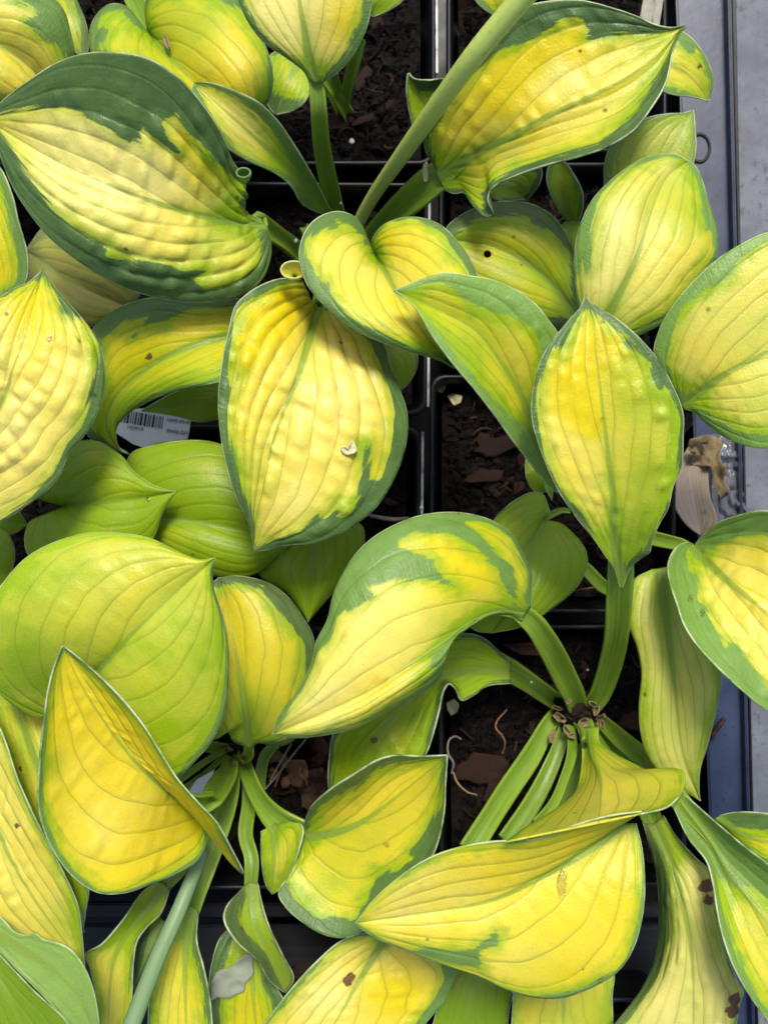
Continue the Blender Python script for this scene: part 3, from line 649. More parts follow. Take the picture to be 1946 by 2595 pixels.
leaf('L16', 'P1', 'E', '1062,112 1110,185 1180,310 1260,440 1380,600 1500,740 1545,792', '1045,105 1012,50 1005,-40 960,-110 880,-150 800,-150 700,-100 640,-20 610,90 620,180 660,290 740,390 850,490 1000,590 1150,650 1300,700 1450,745 1545,792',
     '1062,108 1042,40 1100,-60 1200,-110 1320,-120 1450,-80 1560,20 1659,170 1690,260 1700,400 1650,600 1545,792', (5.8, 7.6, 8.6, 8.6, 8.0), ((0, 1.0, 1.2, 0.9, 0.5, 0.3, 0), (0, 0.8, .4, 0, -.2, -.2, 0)), cam_=.5, mp=1.5, N=6, pk=.25, pal=.1, lm=.1, mg=.35,
     yel='1060,112 1015,45 990,0 900,-90 830,-100 840,-55 740,-40 660,20 650,120 690,200 740,290 790,270 800,350 880,440 1000,530 1300,670 1500,720 1640,600 1640,300 1620,220 1590,150 1500,60 1480,0 1400,-70 1280,-110 1150,-80 1055,20', pales=((1000,300,260,.35),(800,100,150,.25)), limes=((1500,120,130,.35),(1060,100,70,.6),(1400,650,150,.3)),
     pet='B|720,1620 760,1560 800,1500 828,1545|90,95,80,55|0,2.5,4.6,5.6')
leaf('L17', 'P4', 'F', '395,1545 330,1400 250,1150 170,950 50,750 -100,560 -350,430 -588,320', '395,1540 420,1300 430,1000 420,750 400,585 350,510 260,400 130,310 0,255 -109,235 -278,215 -418,250 -588,320', '390,1540 340,1500 260,1400 130,1230 0,1050 -109,910 -228,770 -368,580 -468,420 -588,320',
     (5.5, 7.6, 9.0, 9.8, 10.2), ((0, .3, .3, .5, .2, .3, 0), (0, .7, .9, 1.0, .8, .5, 0)), N=4, pk=.5, pal=.12, lm=.42, mg=.75, cam_=.2,
     yel='-570,330 -400,290 -300,270 -200,330 -100,420 30,450 150,490 260,580 310,680 260,900 230,1150 120,1090 -10,950 -220,700 -440,430', limes=((-150,650,260,.35),(330,900,150,-.3)), pales=((130,700,150,.3),), auto=False)
leaf('L18', 'P1', 'E', '755,350 700,500 650,690 600,850 520,1050 450,1250 400,1500 350,1720 338,1888', '700,375 655,420 635,340 632,262 580,246 500,250 400,280 300,340 230,410 190,550 150,750 125,970 140,1200 180,1400 230,1560 300,1700 325,1800 338,1888',
     '785,385 900,470 1010,560 1110,630 1160,780 1220,920 1260,1050 1262,1200 1200,1420 1080,1620 950,1730 850,1790 700,1840 500,1860 400,1885 340,1890',
     (4.6, 7.0, 8.0, 8.2, 8.2, 7.8, 7.0), ((0, 1.2, .8, .6, .5, .4, .2, 0), (0, -.2, -.6, -.9, -1.0, -.8, -.4, 0)), cam_=.2, mp=1.15, N=6, pk=.75, pal=.42, lm=0.0, mg=.22,
     yel='640,270 470,285 450,310 330,370 240,450 215,520 270,470 215,560 210,650 170,860 210,900 250,820 210,930 185,1150 200,1250 240,1430 320,1620 345,1750 350,1870 500,1790 620,1760 720,1680 780,1690 850,1560 840,1690 900,1680 970,1540 1000,1280 1030,1200 1020,1460 1110,1440 1150,1260 1160,1170 1180,1050 1170,960 1090,760 1040,640 900,450 780,380 690,350',
     limes=((250,1350,180,.5),(900,1600,120,.3),(950,1250,70,.5),(420,1450,120,.25)), pales=((450,420,260,-.5),(250,700,200,-.5),(820,950,280,.3),(1050,1350,130,-.3),(580,1520,120,.3)), spots=((697,665,6),(860,647,5)),
     pet='E|640,-60 740,80 790,230 758,345 715,480|60,80,95,110,90|-1,1,3,4.6,6.4')
leaf('L19', 'P8', 'D', '-280,1560 -200,1400 -30,1100 100,760 200,420 262,192', '-300,1500 -450,1100 -400,700 -200,450 0,340 170,270 262,192', '-250,1780 -100,1770 0,1720 100,1660 280,1530 360,1440 420,1300 490,1220 560,1120 600,1030 630,900 625,720 580,600 480,470 330,300 262,192',
     (6, 8.2, 9.0, 9.0, 8.2), ((0, .6, .5, .3, 0), (0, -.4, -.7, -.5, 0)), cam_=.2, N=6, pk=.8, pal=.6, lm=0.0, mg=.25, yel='265,240 330,340 380,460 450,500 500,480 590,640 580,750 540,930 500,1140 380,1290 320,1440 200,1560 0,1690 -200,1750 -400,1000 -150,470 0,380 150,300',
     limes=((560,650,110,.5),(500,1100,100,.3)), pales=((200,400,260,-.7),(50,1150,220,.3)), auto=False)
leaf('L20', 'P7', 'A', '-220,1100 -60,1400 0,1790', '-250,1300 -150,1650 0,1790', '-60,960 0,1000 80,1180 110,1310 170,1550 150,1700 0,1790', (5, 6, 5.6), (0, .2), lm=.25, mg=.5, mw=(10, 26), N=4, pk=.1, auto=False)
leaf('L21', 'P8', 'D', '150,80 400,250 790,430', '300,-80 600,70 840,340 790,430', '130,300 350,500 560,540 790,430', (2.2, 3, 2.4), (.2, .1), cam_=.3, lm=.3, pal=.45, dull=.65, mg=.1, mw=(26, 6), N=4, pk=.4, auto=False)
leaf('L22', 'P1', 'D', '1560,560 1200,640 900,780 700,960 640,1130 690,1250 778,1306', '1500,380 1430,370 1200,385 900,365 700,430 570,530 520,700 500,1000 530,1200 640,1265 778,1308', '1560,820 1440,850 1310,875 1050,930 900,990 780,1060 710,1140 702,1210 730,1280 778,1304',
     (5.4, 6.0, 6.0, 5.2, 4.0, 3.2), ((0, -.2, -.5, -.6, -.3, 0), (0, .8, .9, .5, .2, 0)), cam_=.2, N=6, pk=.1, lm=.28, mg=.38, yel='1500,430 1400,420 1150,430 1000,500 830,560 800,600 900,470 730,520 600,620 600,900 540,1150 700,1260 690,1120 800,1000 1000,920 1300,850 1550,790',
     limes=((800,1080,220,.6),(560,900,180,.5),(1150,900,200,.45)), spots=((900,722,24),(1285,553,6),(1124,822,6)), auto=False)
leaf('L23', 'P9', 'D', '1500,960 1200,1000 850,1045', '1400,880 1200,880 1050,930 850,1040', '1430,1060 1300,1100 1200,1115 1050,1080 850,1050', (1.8, 2.6, 2.0), (0, 0), lm=1.1, mg=.2, mw=(0, 0), N=4, pk=0, auto=False)
leaf('L24', 'P9', 'D', '372,1620 600,1600 850,1570 1062,1530', '350,1600 250,1580 200,1500 260,1380 380,1270 500,1220 600,1232 730,1310 820,1420 950,1500 1062,1530', '355,1650 270,1670 180,1710 148,1800 170,1910 300,2000 600,2000 850,1900 930,1800 985,1650 1062,1530',
     (3.4, 5.0, 5.3, 5.6), ((0, .3, -.4, -.4, -.1, 0), (0, .3, -.2, -.4, -.2, 0)), cam_=.3, mp=1.4, lm=1.0, mg=.4, mw=(2, 2), N=5, pk=.15)
leaf('L25', 'P9', 'D', '710,1705 1000,1690 1400,1760 1750,1850', '730,1600 780,1310 900,1255 1150,1220 1330,1245 1500,1350 1650,1600 1750,1850', '740,1780 900,1900 1200,2020 1500,2040 1750,1850', (3, 4.2, 4.4, 3.8), (-.4, -.4), cam_=.5, lm=1.0, mg=.4, mw=(0, 0), N=6, pk=.1)
leaf('L26', 'P9', 'H', '480,250 440,550 430,892', '300,330 150,430 130,600 300,720 380,820 430,892', '600,270 750,310 768,400 690,590 560,740 430,892', (3, 3.6, 3.2), (-.2, -.6), cam_=.3, lm=1.05, mg=.3, mw=(0, 0), N=5, pk=.05)
leaf('L27', 'P3', 'G', '430,1340 600,1170 800,960 1050,720 1296,505', '380,1390 250,1470 80,1390 -60,1250 -130,1000 -80,800 0,680 150,510 330,410 550,352 720,355 900,385 1060,460 1200,515 1296,505', '500,1420 600,1700 820,1840 1060,1825 1200,1700 1280,1600 1350,1430 1376,1200 1370,1000 1340,850 1290,700 1280,590 1296,505',
     (5.8, 7.6, 8.2, 8.2, 8.4), ((0, .4, .3, -.2, -.2, 0), (0, .2, -.6, -.8, -.3, 0)), cam_=.5, mp=1.3, lm=.78, pal=.4, mg=.5, N=6, pk=.2, mw=(-6, 14), limes=((700,700,350,-.35),(1150,600,150,-.25),(150,1200,250,.2)))
leaf('L28', 'P3', 'J', '1215,610 1000,480 800,290 620,60 480,-160 380,-372', '1235,700 1240,800 1190,910 1050,1000 900,1060 760,1110 600,1112 500,1060 400,970 290,790 235,600 240,350 265,100 290,-90 330,-250 380,-372',
     '1260,690 1350,890 1463,1000 1395,860 1300,690 1180,560 1060,420 960,260 850,90 700,-90 520,-260 380,-372', (5.6, 8.0, 8.8, 9.6, 10.4), ((0, -.2, .3, .8, .8, .5, 0), (0, .6, 2.0, 1.4, .9, .4, 0)), cam_=-.3, mp=1.1, lm=.0, pal=.05, mg=.5, mw=(12, 10), N=4, pk=.3,
     limes=((300,650,140,.35),(1220,750,130,.35),(300,330,90,.5)), pales=((600,600,250,.3),), pet='J|1405,240 1370,380 1310,480 1235,600|90,120,150,120|-1,1.2,3.4,5.5')
leaf('L29', 'P10', 'J', '-300,200 -50,650 200,1130 512,1560', '-500,500 -500,900 -200,1250 0,1400 300,1500 512,1560', '-150,-100 0,120 110,430 230,690 350,920 470,1180 495,1350 512,1560', (5, 6.2, 6.2, 5.2), ((0, -.2, -.3, 0), (0, .7, .6, 0)), N=5, pk=.5, pal=.5, lm=.1, mg=.6, mw=(14, 6), limes=((430,1300,170,.5),), spots=((40,382,10),(103,708,9)), auto=False)
leaf('L30', 'P10', 'J', '60,-150 240,380 400,900 503,1345', '-30,-100 15,180 110,430 230,690 350,920 480,1200 503,1345', '230,-150 320,300 430,800 537,1090 520,1210 503,1345', (4.2, 5.0, 5.2, 4.8), (-.1, -.2), lm=.3, pal=.4, mg=.5, mw=(3, 10), N=4, pk=.2, limes=((480,1100,150,.4),), spots=((130,45,8),(128,365,8)), auto=False)
leaf('L31', 'P10', 'J', '-100,1310 200,1490 450,1700 610,2080', '-40,1240 0,1248 90,1340 150,1362 220,1350 260,1385 330,1400 430,1450 500,1540 560,1680 600,1896 610,2080', '-100,1380 0,1470 150,1620 300,1770 420,1896 560,2080', (7, 7.4, 7.4, 7), (.1, .1), lm=.5, mg=.85, mw=(400, 400), N=1, pk=0, auto=False, dull=.12)
leaf('L32', 'P10', 'J', '-120,1420 60,1750 200,2080', '-80,1390 20,1500 200,1690 420,1910 460,2080', '-260,1600 -150,1950 200,2080', (5.2, 5.6, 5.6), (.2, 0), lm=1.3, mg=.4, mw=(0, 0), N=3, pk=0, auto=False)
leaf('L33', 'P3', 'J', '985,1060 905,1175 780,1330 690,1500 660,1700 650,2000', '950,1030 850,1110 750,1260 610,1420 512,1480 540,1560 580,1750 600,2000', '1025,1085 970,1230 880,1318 825,1400 803,1550 795,1750 770,2000', (2.6, 3.0, 3.0, 2.6), ((0, .5, .1, -.1), (0, .3, .1, 0)), lm=.2, pal=.3, mg=.25, mw=(3, 5), N=4, pk=.3, limes=((850,1230,150,1.0),(700,1400,120,.3)),
     pet='J|1400,270 1290,640 1130,900 985,1060|60,80,90,110|-1,0.4,1.6,2.4')
leaf('L34', 'P3', 'J', '1150,1190 1115,1500 1120,1850 1130,2100', '1095,1200 1010,1330 935,1500 895,1750 890,2100', '1195,1220 1183,1400 1222,1550 1262,1750 1290,2100', (3.4, 3.8, 4.0, 4.0), ((0, .3, .3, 0), (0, .4, .4, .2)), lm=.3, pal=.25, mg=.25, mw=(4, 14), N=4, pk=.35, limes=((1120,1300,120,.5),), pet='J|1410,260 1380,520 1290,800 1200,1050 1150,1200|80,110,130,130,110|-1,0.8,2,3,3.4')
leaf('L35', 'P3', 'J', '960,1250 880,1480 800,1700', '900,1270 830,1380 800,1500 795,1700', '1000,1290 950,1480 850,1700', (1.6, 2, 1.6), (0, 0), lm=1.0, mg=.05, mw=(200, 200), N=3, pk=0, auto=False)
leaf('L36', 'P3', 'K', '80,1040 100,1250 180,1450 290,1712', '50,1060 -60,1190 -75,1270 0,1400 120,1510 200,1640 290,1712', '130,1050 150,1150 200,1320 280,1490 345,1630 290,1712', (2.2, 3.0, 2.8, 2.0), ((0, .8, .9, .5, 0), (0, .1, .2, 0)), lm=.9, pal=.1, mg=.12, mw=(38, 6), N=3, pk=.05, dull=.1, pet='K|60,300 75,560 55,760 90,900 85,1060|60,80,90,90,85|-1,0,1,1.8,2.2')
leaf('L37', 'P11', 'K', '60,1290 90,1600 130,2080', '-80,1350 -155,1550 -170,1750 -150,2080', '180,1430 230,1650 285,1760 330,2080', (1, 1.6, 1.6), (0, 0), lm=.35, mg=.2, mw=(34, 30), N=4, pk=.7, limes=((0,1500,200,.5),), auto=False)
leaf('L38', 'P3', 'H', '75,1655 50,1400 0,1100 -60,800 -110,625', '50,1640 -20,1610 -60,1545 -130,1600 -220,1400 -300,1000 -220,720 -110,625', '100,1640 130,1620 240,1640 345,1605 430,1400 468,1150 462,980 400,860 300,730 180,650 0,612 -110,625', (3.2, 5.0, 5.5, 5.4, 5.0), ((0, -.3, -.5, -.4, 0), (0, -.5, -.7, -.7, -.4, 0)), cam_=.5, N=5, pk=.1, pal=.05, lm=.22, mg=.1, dull=.12, yel='0,650 150,680 200,760 240,800 350,960 400,1000 420,1150 400,1400 300,1600 80,1620 -200,1560 -250,1000 -200,700', limes=((60,1500,220,.55),(330,850,120,.3)),
     pet='H|-30,1700 20,1720 70,1690 75,1640|50,60,70,60|-1,.5,2,3.2')
leaf('L39', 'P2', 'H', '1735,835 1560,835 1390,905 1230,1020 1050,1140 850,1270 600,1400 400,1490 212,1566', '1768,800 1770,700 1771,600 1731,480 1651,360 1531,280 1400,240 1250,230 1080,255 900,330 760,430 650,570 580,720 540,880 470,1020 440,1150 370,1290 250,1460 212,1566',
     '1720,880 1640,865 1550,833 1440,850 1370,910 1320,990 1245,1065 1248,1170 1200,1250 1050,1350 900,1430 740,1520 550,1570 350,1590 212,1568', (5.8, 7.6, 8.6, 8.8, 8.6, 8.0), ((0, -.6, -.7, -.7, -.4, -.2, 0), (0, -.3, -.4, -.3, -.3, -.2, 0)), cam_=.6, mp=1.25, N=5, pk=.35, pal=.35, lm=.05, mg=.55,
     yel=['230,1560 400,1310 490,1100 570,990 610,860 720,800 860,740 780,690 800,640 1000,600 1180,640 1330,690 1180,570 1180,520 980,460 960,400 1080,350 1250,350 1400,420 1560,560 1660,790 1720,800 1500,845 1350,925 1150,1110 1170,1180 1050,1320 870,1420 700,1510 400,1570', '1380,290 1500,310 1640,400 1740,600 1725,790 1690,790 1659,560 1500,420'], grn='760,690 980,640 1180,600 1180,540 960,470 700,560',
     limes=((1350,950,200,.5),(1600,860,160,.6),(1150,1250,140,.3)), pales=((400,1450,350,.5),(800,1000,300,.3),(1350,480,250,-.7)), spots=((1335,240,10),(882,398,6),(722,527,6)), pet='I|520,1440 490,1330 440,1230 370,1090 280,940 205,845|110,140,150,150,140,130|-.8,.8,2.2,3.8,5,5.8')
leaf('L41', 'P4', 'I', '305,275 260,400 200,600 100,800 0,958', '360,285 420,300 500,370 560,450 576,530 550,620 480,720 380,800 290,865 150,930 0,960', '352,245 335,180 305,118 240,110 150,150 70,210 10,280 -60,450 -120,700 -160,880 -100,945 0,960', (3.2, 4.5, 4.8, 4.4), (-.5, -.4), cam_=.3, mp=1.3, lm=1.0, mg=.4, mw=(0, 0), N=6, pk=.1, pet='I|470,225 420,222 370,240 305,278|30,36,42,34|1.8,2.4,2.9,3.2')
leaf('L43', 'P2', 'H', '1640,1190 1400,1180 1200,1250 950,1450 750,1700 600,2060', '1650,1130 1560,1050 1480,985 1380,960 1150,1020 800,1300 580,1560 555,1700 550,1900 600,2060', '1650,1262 1500,1280 1430,1330 1350,1365 1315,1290 1275,1258 1242,1300 1210,1450 1140,1680 1000,1900 600,2060', (1.8, 3.2, 4.0, 4.0, 3.4), ((0, .3, .3, .4, .3, 0), (0, .4, .8, .6, .3, 0)), N=5, pk=.5, lm=.85, pal=.1, mg=.12, mw=(12, 10), limes=((800,1700,250,.2),), spots=((825,1600,13),), pet='I|430,1400 330,1330 230,1260 120,1190 0,1130 -90,1110|100,110,120,135,150,140|-.9,-.4,.2,.9,1.6,2.0')
leaf('L44', 'P3', 'K', '405,775 560,760 760,680 1000,500 1260,287', '400,705 440,600 560,490 700,400 850,310 950,285 1100,290 1260,286', '390,830 340,930 300,1030 250,1110 290,1190 400,1290 520,1360 640,1380 740,1350 900,1200 1100,1000 1190,850 1240,640 1250,450 1260,288', (3.4, 4.2, 4.8, 5.4, 6.4), ((0, 1.6, 1.8, 1.0, .4, 0), (0, .6, .4, .5, .7, .4, 0)), cam_=-.35, N=5, pk=.2, lm=.12, pal=.1, mg=.3, yel='420,750 500,580 700,490 850,370 1000,320 1230,300 1220,580 1150,700 1040,850 1060,900 980,960 830,1010 820,1060 740,1240 700,1270 480,1260 350,1130 310,1020 380,880', limes=((650,900,230,.25),(500,1150,250,.3),(700,550,150,-.2)), spots=((1150,520,9),),
     pet='K|30,250 60,370 130,530 220,650 330,730|80,100,110,150,190|-1,.6,1.8,2.8,3.3')
leaf('L44b', 'P3', 'K', '230,690 225,850 212,1120', '145,740 145,900 172,1060 212,1120', '392,700 375,850 315,1000 250,1095 212,1120', (3.0, 3.6, 2.8), (-.3, .5), lm=.4, pal=.25, mg=.5, mw=(6, 3), N=3, pk=0, auto=False, name='folded_lobe', parent=LEAVES['L44'], limes=((230,720,90,.5),))
leaf('L45', 'P2', 'L', '800,690 560,860 300,1010 0,1150 -400,1225 -821,1291', '900,625 760,640 620,668 450,720 250,785 0,800 -180,830 -380,900 -580,1030 -730,1170 -821,1290', '868,690 905,850 920,1050 910,1220 860,1420 770,1570 600,1680 420,1740 250,1738 80,1690 -60,1620 -330,1530 -530,1450 -680,1390 -780,1330 -821,1292',
     (7.6, 8.2, 8.6, 8.8, 8.6), ((2.4, 1.7, 1.2, .9, .5, 0), (0, .6, .2, -.4, -.4, -.2, 0)), cam_=.2, mp=1.0, N=4, pk=.25, pal=.12, lm=.02, mg=.55, mw=(3, 10), limes=((850,1100,200,.35),(300,1700,300,.15)), pales=((-500,1150,300,.4),(0,1450,250,.2)), grn='-600,1440 -200,1440 -120,1440 20,1340 60,1360 30,1420 -70,1460 -60,1560 -300,1520', auto=False, spots=((-10,1655,12),(550,1560,10)))
leaf('L46', 'P2', 'L', '575,110 590,260 650,430 640,685', '515,120 542,250 530,400 500,500 400,590 220,700 80,800', '642,110 646,205 720,262 850,330 930,368 1060,355 1152,380 1145,490 1060,585 900,628', (.6, 3.4, 6.4, 10.0), ((0, .3, .6, .3), (0, .3, .6, .2)), cam_=-.2, lm=.5, pal=.35, mg=.6, mw=(0, 0), N=4, pk=.1, name='leaf_back', parent=LEAVES['L45'], limes=((700,560,200,-.35),), auto=False)
petiole_px('L|520,40 560,120 580,220|100,120,110|-1,.2,2', LEAVES['L45'])
leaf('L47', 'P11', 'K', '900,1380 700,1700 480,2080', '760,1350 620,1400 480,1520 330,1680 170,1890 40,2080', '1200,1400 1320,1580 1250,1750 1130,1900 1000,2080', (3.4, 4.0, 4.0), (.4, -.5), lm=.02, pal=.35, mg=.5, mw=(9, 34), N=5, pk=.3, pales=((550,1700,200,.6),(950,1700,220,-.4)), spots=((668,1640,22),(690,1610,20)), auto=False)
leaf('L48', 'P11', 'K', '1500,1450 1400,1750 1350,2080', '1250,1550 1200,1800 1130,2080', '1700,1550 1640,1800 1620,2080', (1.8, 2.4, 2.2), (-.2, -.2), lm=1.2, mg=.25, mw=(3, 8), N=4, pk=.1, auto=False)
leaf('L49', 'P11', 'L', '430,1500 430,1800 420,2080', '150,1550 125,1750 110,2080', '720,1550 724,1750 735,2080', (2.6, 3.2, 3.2), (-.1, -.1), lm=.3, pal=.15, mg=.5, mw=(5, 3), N=4, pk=.2, dull=.15, limes=((650,1750,150,.4),), auto=False)
leaf('L50', 'P2', 'L', '975,690 1080,950 1180,1350 1210,1700 1200,2080', '905,690 945,830 985,1000 998,1200 985,1450 940,1600 850,1750 740,1890 600,2080', '1030,640 1110,770 1230,900 1310,980 1340,1150 1370,1350 1420,1500 1480,1650 1512,1700 1490,1780 1440,2080', (3.2, 4.6, 5.0, 5.0, 4.6), ((0, -1.2, -1.6, -1.0, -.4), (0, .2, .2, .1, 0)), cam_=.2, N=5, pk=.7, lm=.22, pal=1.2, mg=.3, mw=(30, 5), dull=.12, spots=((1285,1070,42),(1295,1160,40),(1455,1740,40),(1450,1820,45)), limes=((1050,850,150,.6),(1000,1300,140,.4)),
     pet='L|630,110 760,300 870,480 975,700|80,100,120,130|-1,.6,1.8,3.2')
leaf('L51', 'P2', 'L', '1115,545 1300,790 1430,1000 1659,1290 1900,1640 2000,1950', '1085,590 1180,780 1290,920 1328,1050 1350,1200 1380,1350 1450,1550 1550,1730 1659,1880 1800,2020 2000,1950', '1145,510 1300,650 1500,820 1659,940 1900,1150 2050,1500 2000,1950', (4.4, 6.0, 7.2, 7.6, 7.0), ((0, .4, .6, .3, 0), (0, .9, .9, .4, 0)), cam_=-.2, N=4, pk=.2, lm=.25, pal=.2, mg=.62, yel='1340,1000 1450,1080 1560,1060 1700,1200 1950,1500 1950,1850 1800,1950 1600,1750 1500,1550 1400,1250', limes=((1350,900,250,.8),),
     pet='L|650,70 780,190 900,290 1000,400 1115,545|80,110,120,130,140|-1,.6,1.8,3.2,4.4')
leaf('L52', 'P13', 'L', '1335,665 1560,780 1900,830', '1370,640 1440,625 1560,622 1700,645 1900,830', '1420,740 1560,880 1700,960 1900,830', (3.2, 3.8, 3.6), (.2, 0), lm=.3, mg=.25, mw=(46, 20), N=4, pk=.2, auto=False)
leaf('L53', 'P4', 'I', '1000,570 1050,900 1100,1300 1150,1700 1250,1968', '960,575 850,640 815,880 870,1050 895,1200 880,1400 890,1550 940,1710 1050,1850 1170,1920 1250,1968', '1060,558 1250,800 1380,1180 1370,1320 1330,1500 1290,1650 1250,1790 1245,1890 1250,1968', (3.8, 4.4, 4.6, 4.0, 2.8), ((0, -.3, -.2, -.2, 0), (0, .2, .3, .1, 0)), cam_=.25, N=4, pk=.15, lm=.52, pal=.9, dull=.05, mg=.6, mw=(-4, 6), pet='I|480,490 570,580 690,690 850,700 1000,590|60,80,80,70,60|0,1,2,3,3.7')
leaf('L54', 'P4', 'I', '1215,440 1300,535 1400,635 1659,855 1950,1250', '1218,430 1270,370 1350,300 1480,250 1659,225 1850,300 1980,600 2000,1000 1950,1250', '1208,440 1190,415 1130,425 1080,480 1056,560 1070,660 1110,780 1150,900 1230,1030 1380,1190 1500,1300 1659,1425 1800,1450 1950,1250', (4.8, 7.2, 8.2, 8.4), ((0, 1.6, 1.4, .6, 0), (0, 1.5, 1.2, 1.0, .5, 0)), cam_=-.2, mp=1.35, N=5, pk=.35, lm=.05, pal=.4, mg=.68, yel='1250,480 1400,410 1500,380 1659,370 1900,500 1900,1200 1659,1310 1560,1150 1470,1020 1400,1030 1350,940 1290,800 1230,760 1230,620 1180,580 1180,470 1240,520', limes=((1240,470,90,.5),(1100,560,90,.2)),
     pet='I|600,280 750,330 950,385 1080,415 1210,440|75,85,90,85,60|0,1.5,3,4,4.8')
leaf('L55', 'P6', 'C', '470,1345 430,1150 392,960', '440,1325 380,1230 330,1080 345,990 392,960', '520,1340 546,1260 545,1160 500,1060 440,975 392,960', (2.6, 3.6, 3.6), (.3, .3), lm=.7, pal=.2, mg=.5, mw=(8, 12), N=3, pk=0, auto=False)
leaf('L56', 'P6', 'C', '480,1320 470,1450 495,1562', '440,1330 395,1380 386,1440 430,1510 495,1562', '530,1330 560,1440 540,1530 495,1562', (3, 3.6, 3.4), (.1, .1), lm=.5, pal=.2, mg=.6, mw=(16, 10), N=3, pk=0, auto=False)
leaf('L57', 'P6', 'C', '-20,1060 110,1130 207,1198', '100,1020 250,980 300,1010 290,1100 240,1170 207,1198', '-40,1120 -20,1180 80,1205 207,1198', (3, 3.6, 3.4), (.3, .1), lm=1.1, mg=.1, mw=(20, 4), N=3, pk=0, auto=False)
leaf('L58', 'P4', 'F', '270,1250 275,1400 275,1545', '210,1280 198,1400 225,1500 275,1545', '340,1300 370,1430 360,1520 275,1545', (2, 2.6, 2.2), (0, 0), lm=1.0, mg=.3, mw=(0, 0), N=3, pk=0, auto=False)
leaf('L58b', 'P4', 'F', '330,1430 345,1500 362,1588', '310,1440 320,1510 362,1588', '360,1440 368,1520 362,1588', (3, 3.2, 3), (0, 0), lm=.8, mg=.5, mw=(0, 0), N=3, pk=0, auto=False)
leaf('L59', 'P9', 'E', '1100,600 1180,760 1225,922', '1000,700 1080,850 1225,922', '1250,620 1320,690 1322,780 1280,870 1225,922', (2.6, 3.2, 3), (0, -.2), lm=1.0, mg=.3, mw=(0, 4), N=4, pk=0, auto=False)
leaf('L60', 'P5', 'B', '780,-160 850,-40 815,102', '700,-100 760,40 815,102', '1050,-120 1010,-10 900,70 815,102', (5, 5.4, 5), (0, .2), lm=1.1, mg=.15, mw=(10, 5), N=3, pk=0, auto=False)
leaf('L61', 'P12', 'C', '0,-260 10,-80 38,108', '-170,-150 -100,0 -40,60 38,108', '160,-150 130,0 85,70 38,108', (7, 7.4, 7), (.2, .2), lm=.05, mg=.45, mw=(18, 18), N=4, pk=.1, auto=False)
leaf('L64', 'P8', 'G', '-200,380 -50,500 0,690', '-250,500 -150,650 0,690', '-100,320 0,330 60,370 92,460 80,570 0,690', (3.4, 3.8, 3.4), (0, -.2), lm=1.15, mg=.3, mw=(0, 0), N=4, pk=0, auto=False)
leaf('L65', 'P8', 'D', '-150,1650 0,1700 170,1730', '-100,1560 60,1600 140,1680 170,1730', '-150,1780 0,1800 100,1780 170,1730', (2.4, 2.8, 2.4), (0, 0), lm=1.2, mg=.15, mw=(0, 0), N=3, pk=0, auto=False)

# flower stalk of the upper hosta and further loose stems (parts of their plants)
petiole_px('B|700,1400 800,1210 1000,920 1200,640 1450,300 1659,50 1800,-110|70,84,105,118,132,140,150|-1,2,5.2,7.8,9.8,11,12', PLANTS['P1'], 'flower_stalk', 'scape', 'o', .95)
petiole_px('J|1215,860 1150,1030 1060,1250 960,1470 860,1720 770,1960|76,88,96,100,104,110|4,5,5.6,6,6.3,6.6', PLANTS['P3'], 'flower_stalk', 'blue', 'o', .7)
petiole_px('B|640,680 660,560 700,400 740,240|50,70,80,80|-1,.5,2,3', PLANTS['P5'], 'stem'); petiole_px('B|640,690 620,580 580,450|40,50,60|-1,.2,1.5', PLANTS['P5'], 'stem'); petiole_px('B|620,690 580,600 520,510|40,50,60|-1,-.2,.6', PLANTS['P5'], 'stem')
petiole_px('L|430,-10 350,80 230,290 100,480 -40,700 -140,860|90,110,135,140,140,150|-1,-.2,.8,1.8,3,3.8', PLANTS['P2'], 'stem')
petiole_px('L|450,30 415,190 330,400 220,600 80,800|70,90,110,120,120|-1,-.5,0,.8,1.6', PLANTS['P2'], 'stem')
petiole_px('L|470,80 480,260 430,430 370,570 270,700|50,64,60,66,80|-.6,1,2.2,3.2,4', PLANTS['P2'], 'stem')
petiole_px('L|520,210 500,380 440,560 400,680|70,90,90,80|-1,0,.8,1.4', PLANTS['P2'], 'stem')
petiole_px('I|540,1430 620,1370 690,1210 740,1000 758,780 770,560 755,400|105,135,150,155,162,160,90|-.8,.6,2.4,4.4,6,7,7.6', PLANTS['P2'], 'stem')
petiole_px('J|1400,225 1250,310 1080,430|30,40,46|-.6,.2,.8', PLANTS['P3'], 'stem'); petiole_px('J|1390,240 1260,370 1110,480|30,36,40|-1,-.4,.2', PLANTS['P3'], 'stem')
petiole_px('G|1660,1620 1590,1700 1560,1896 1560,2000|60,70,70,70|0,-.5,-1,-1.2', PLANTS['P3'], 'stem')

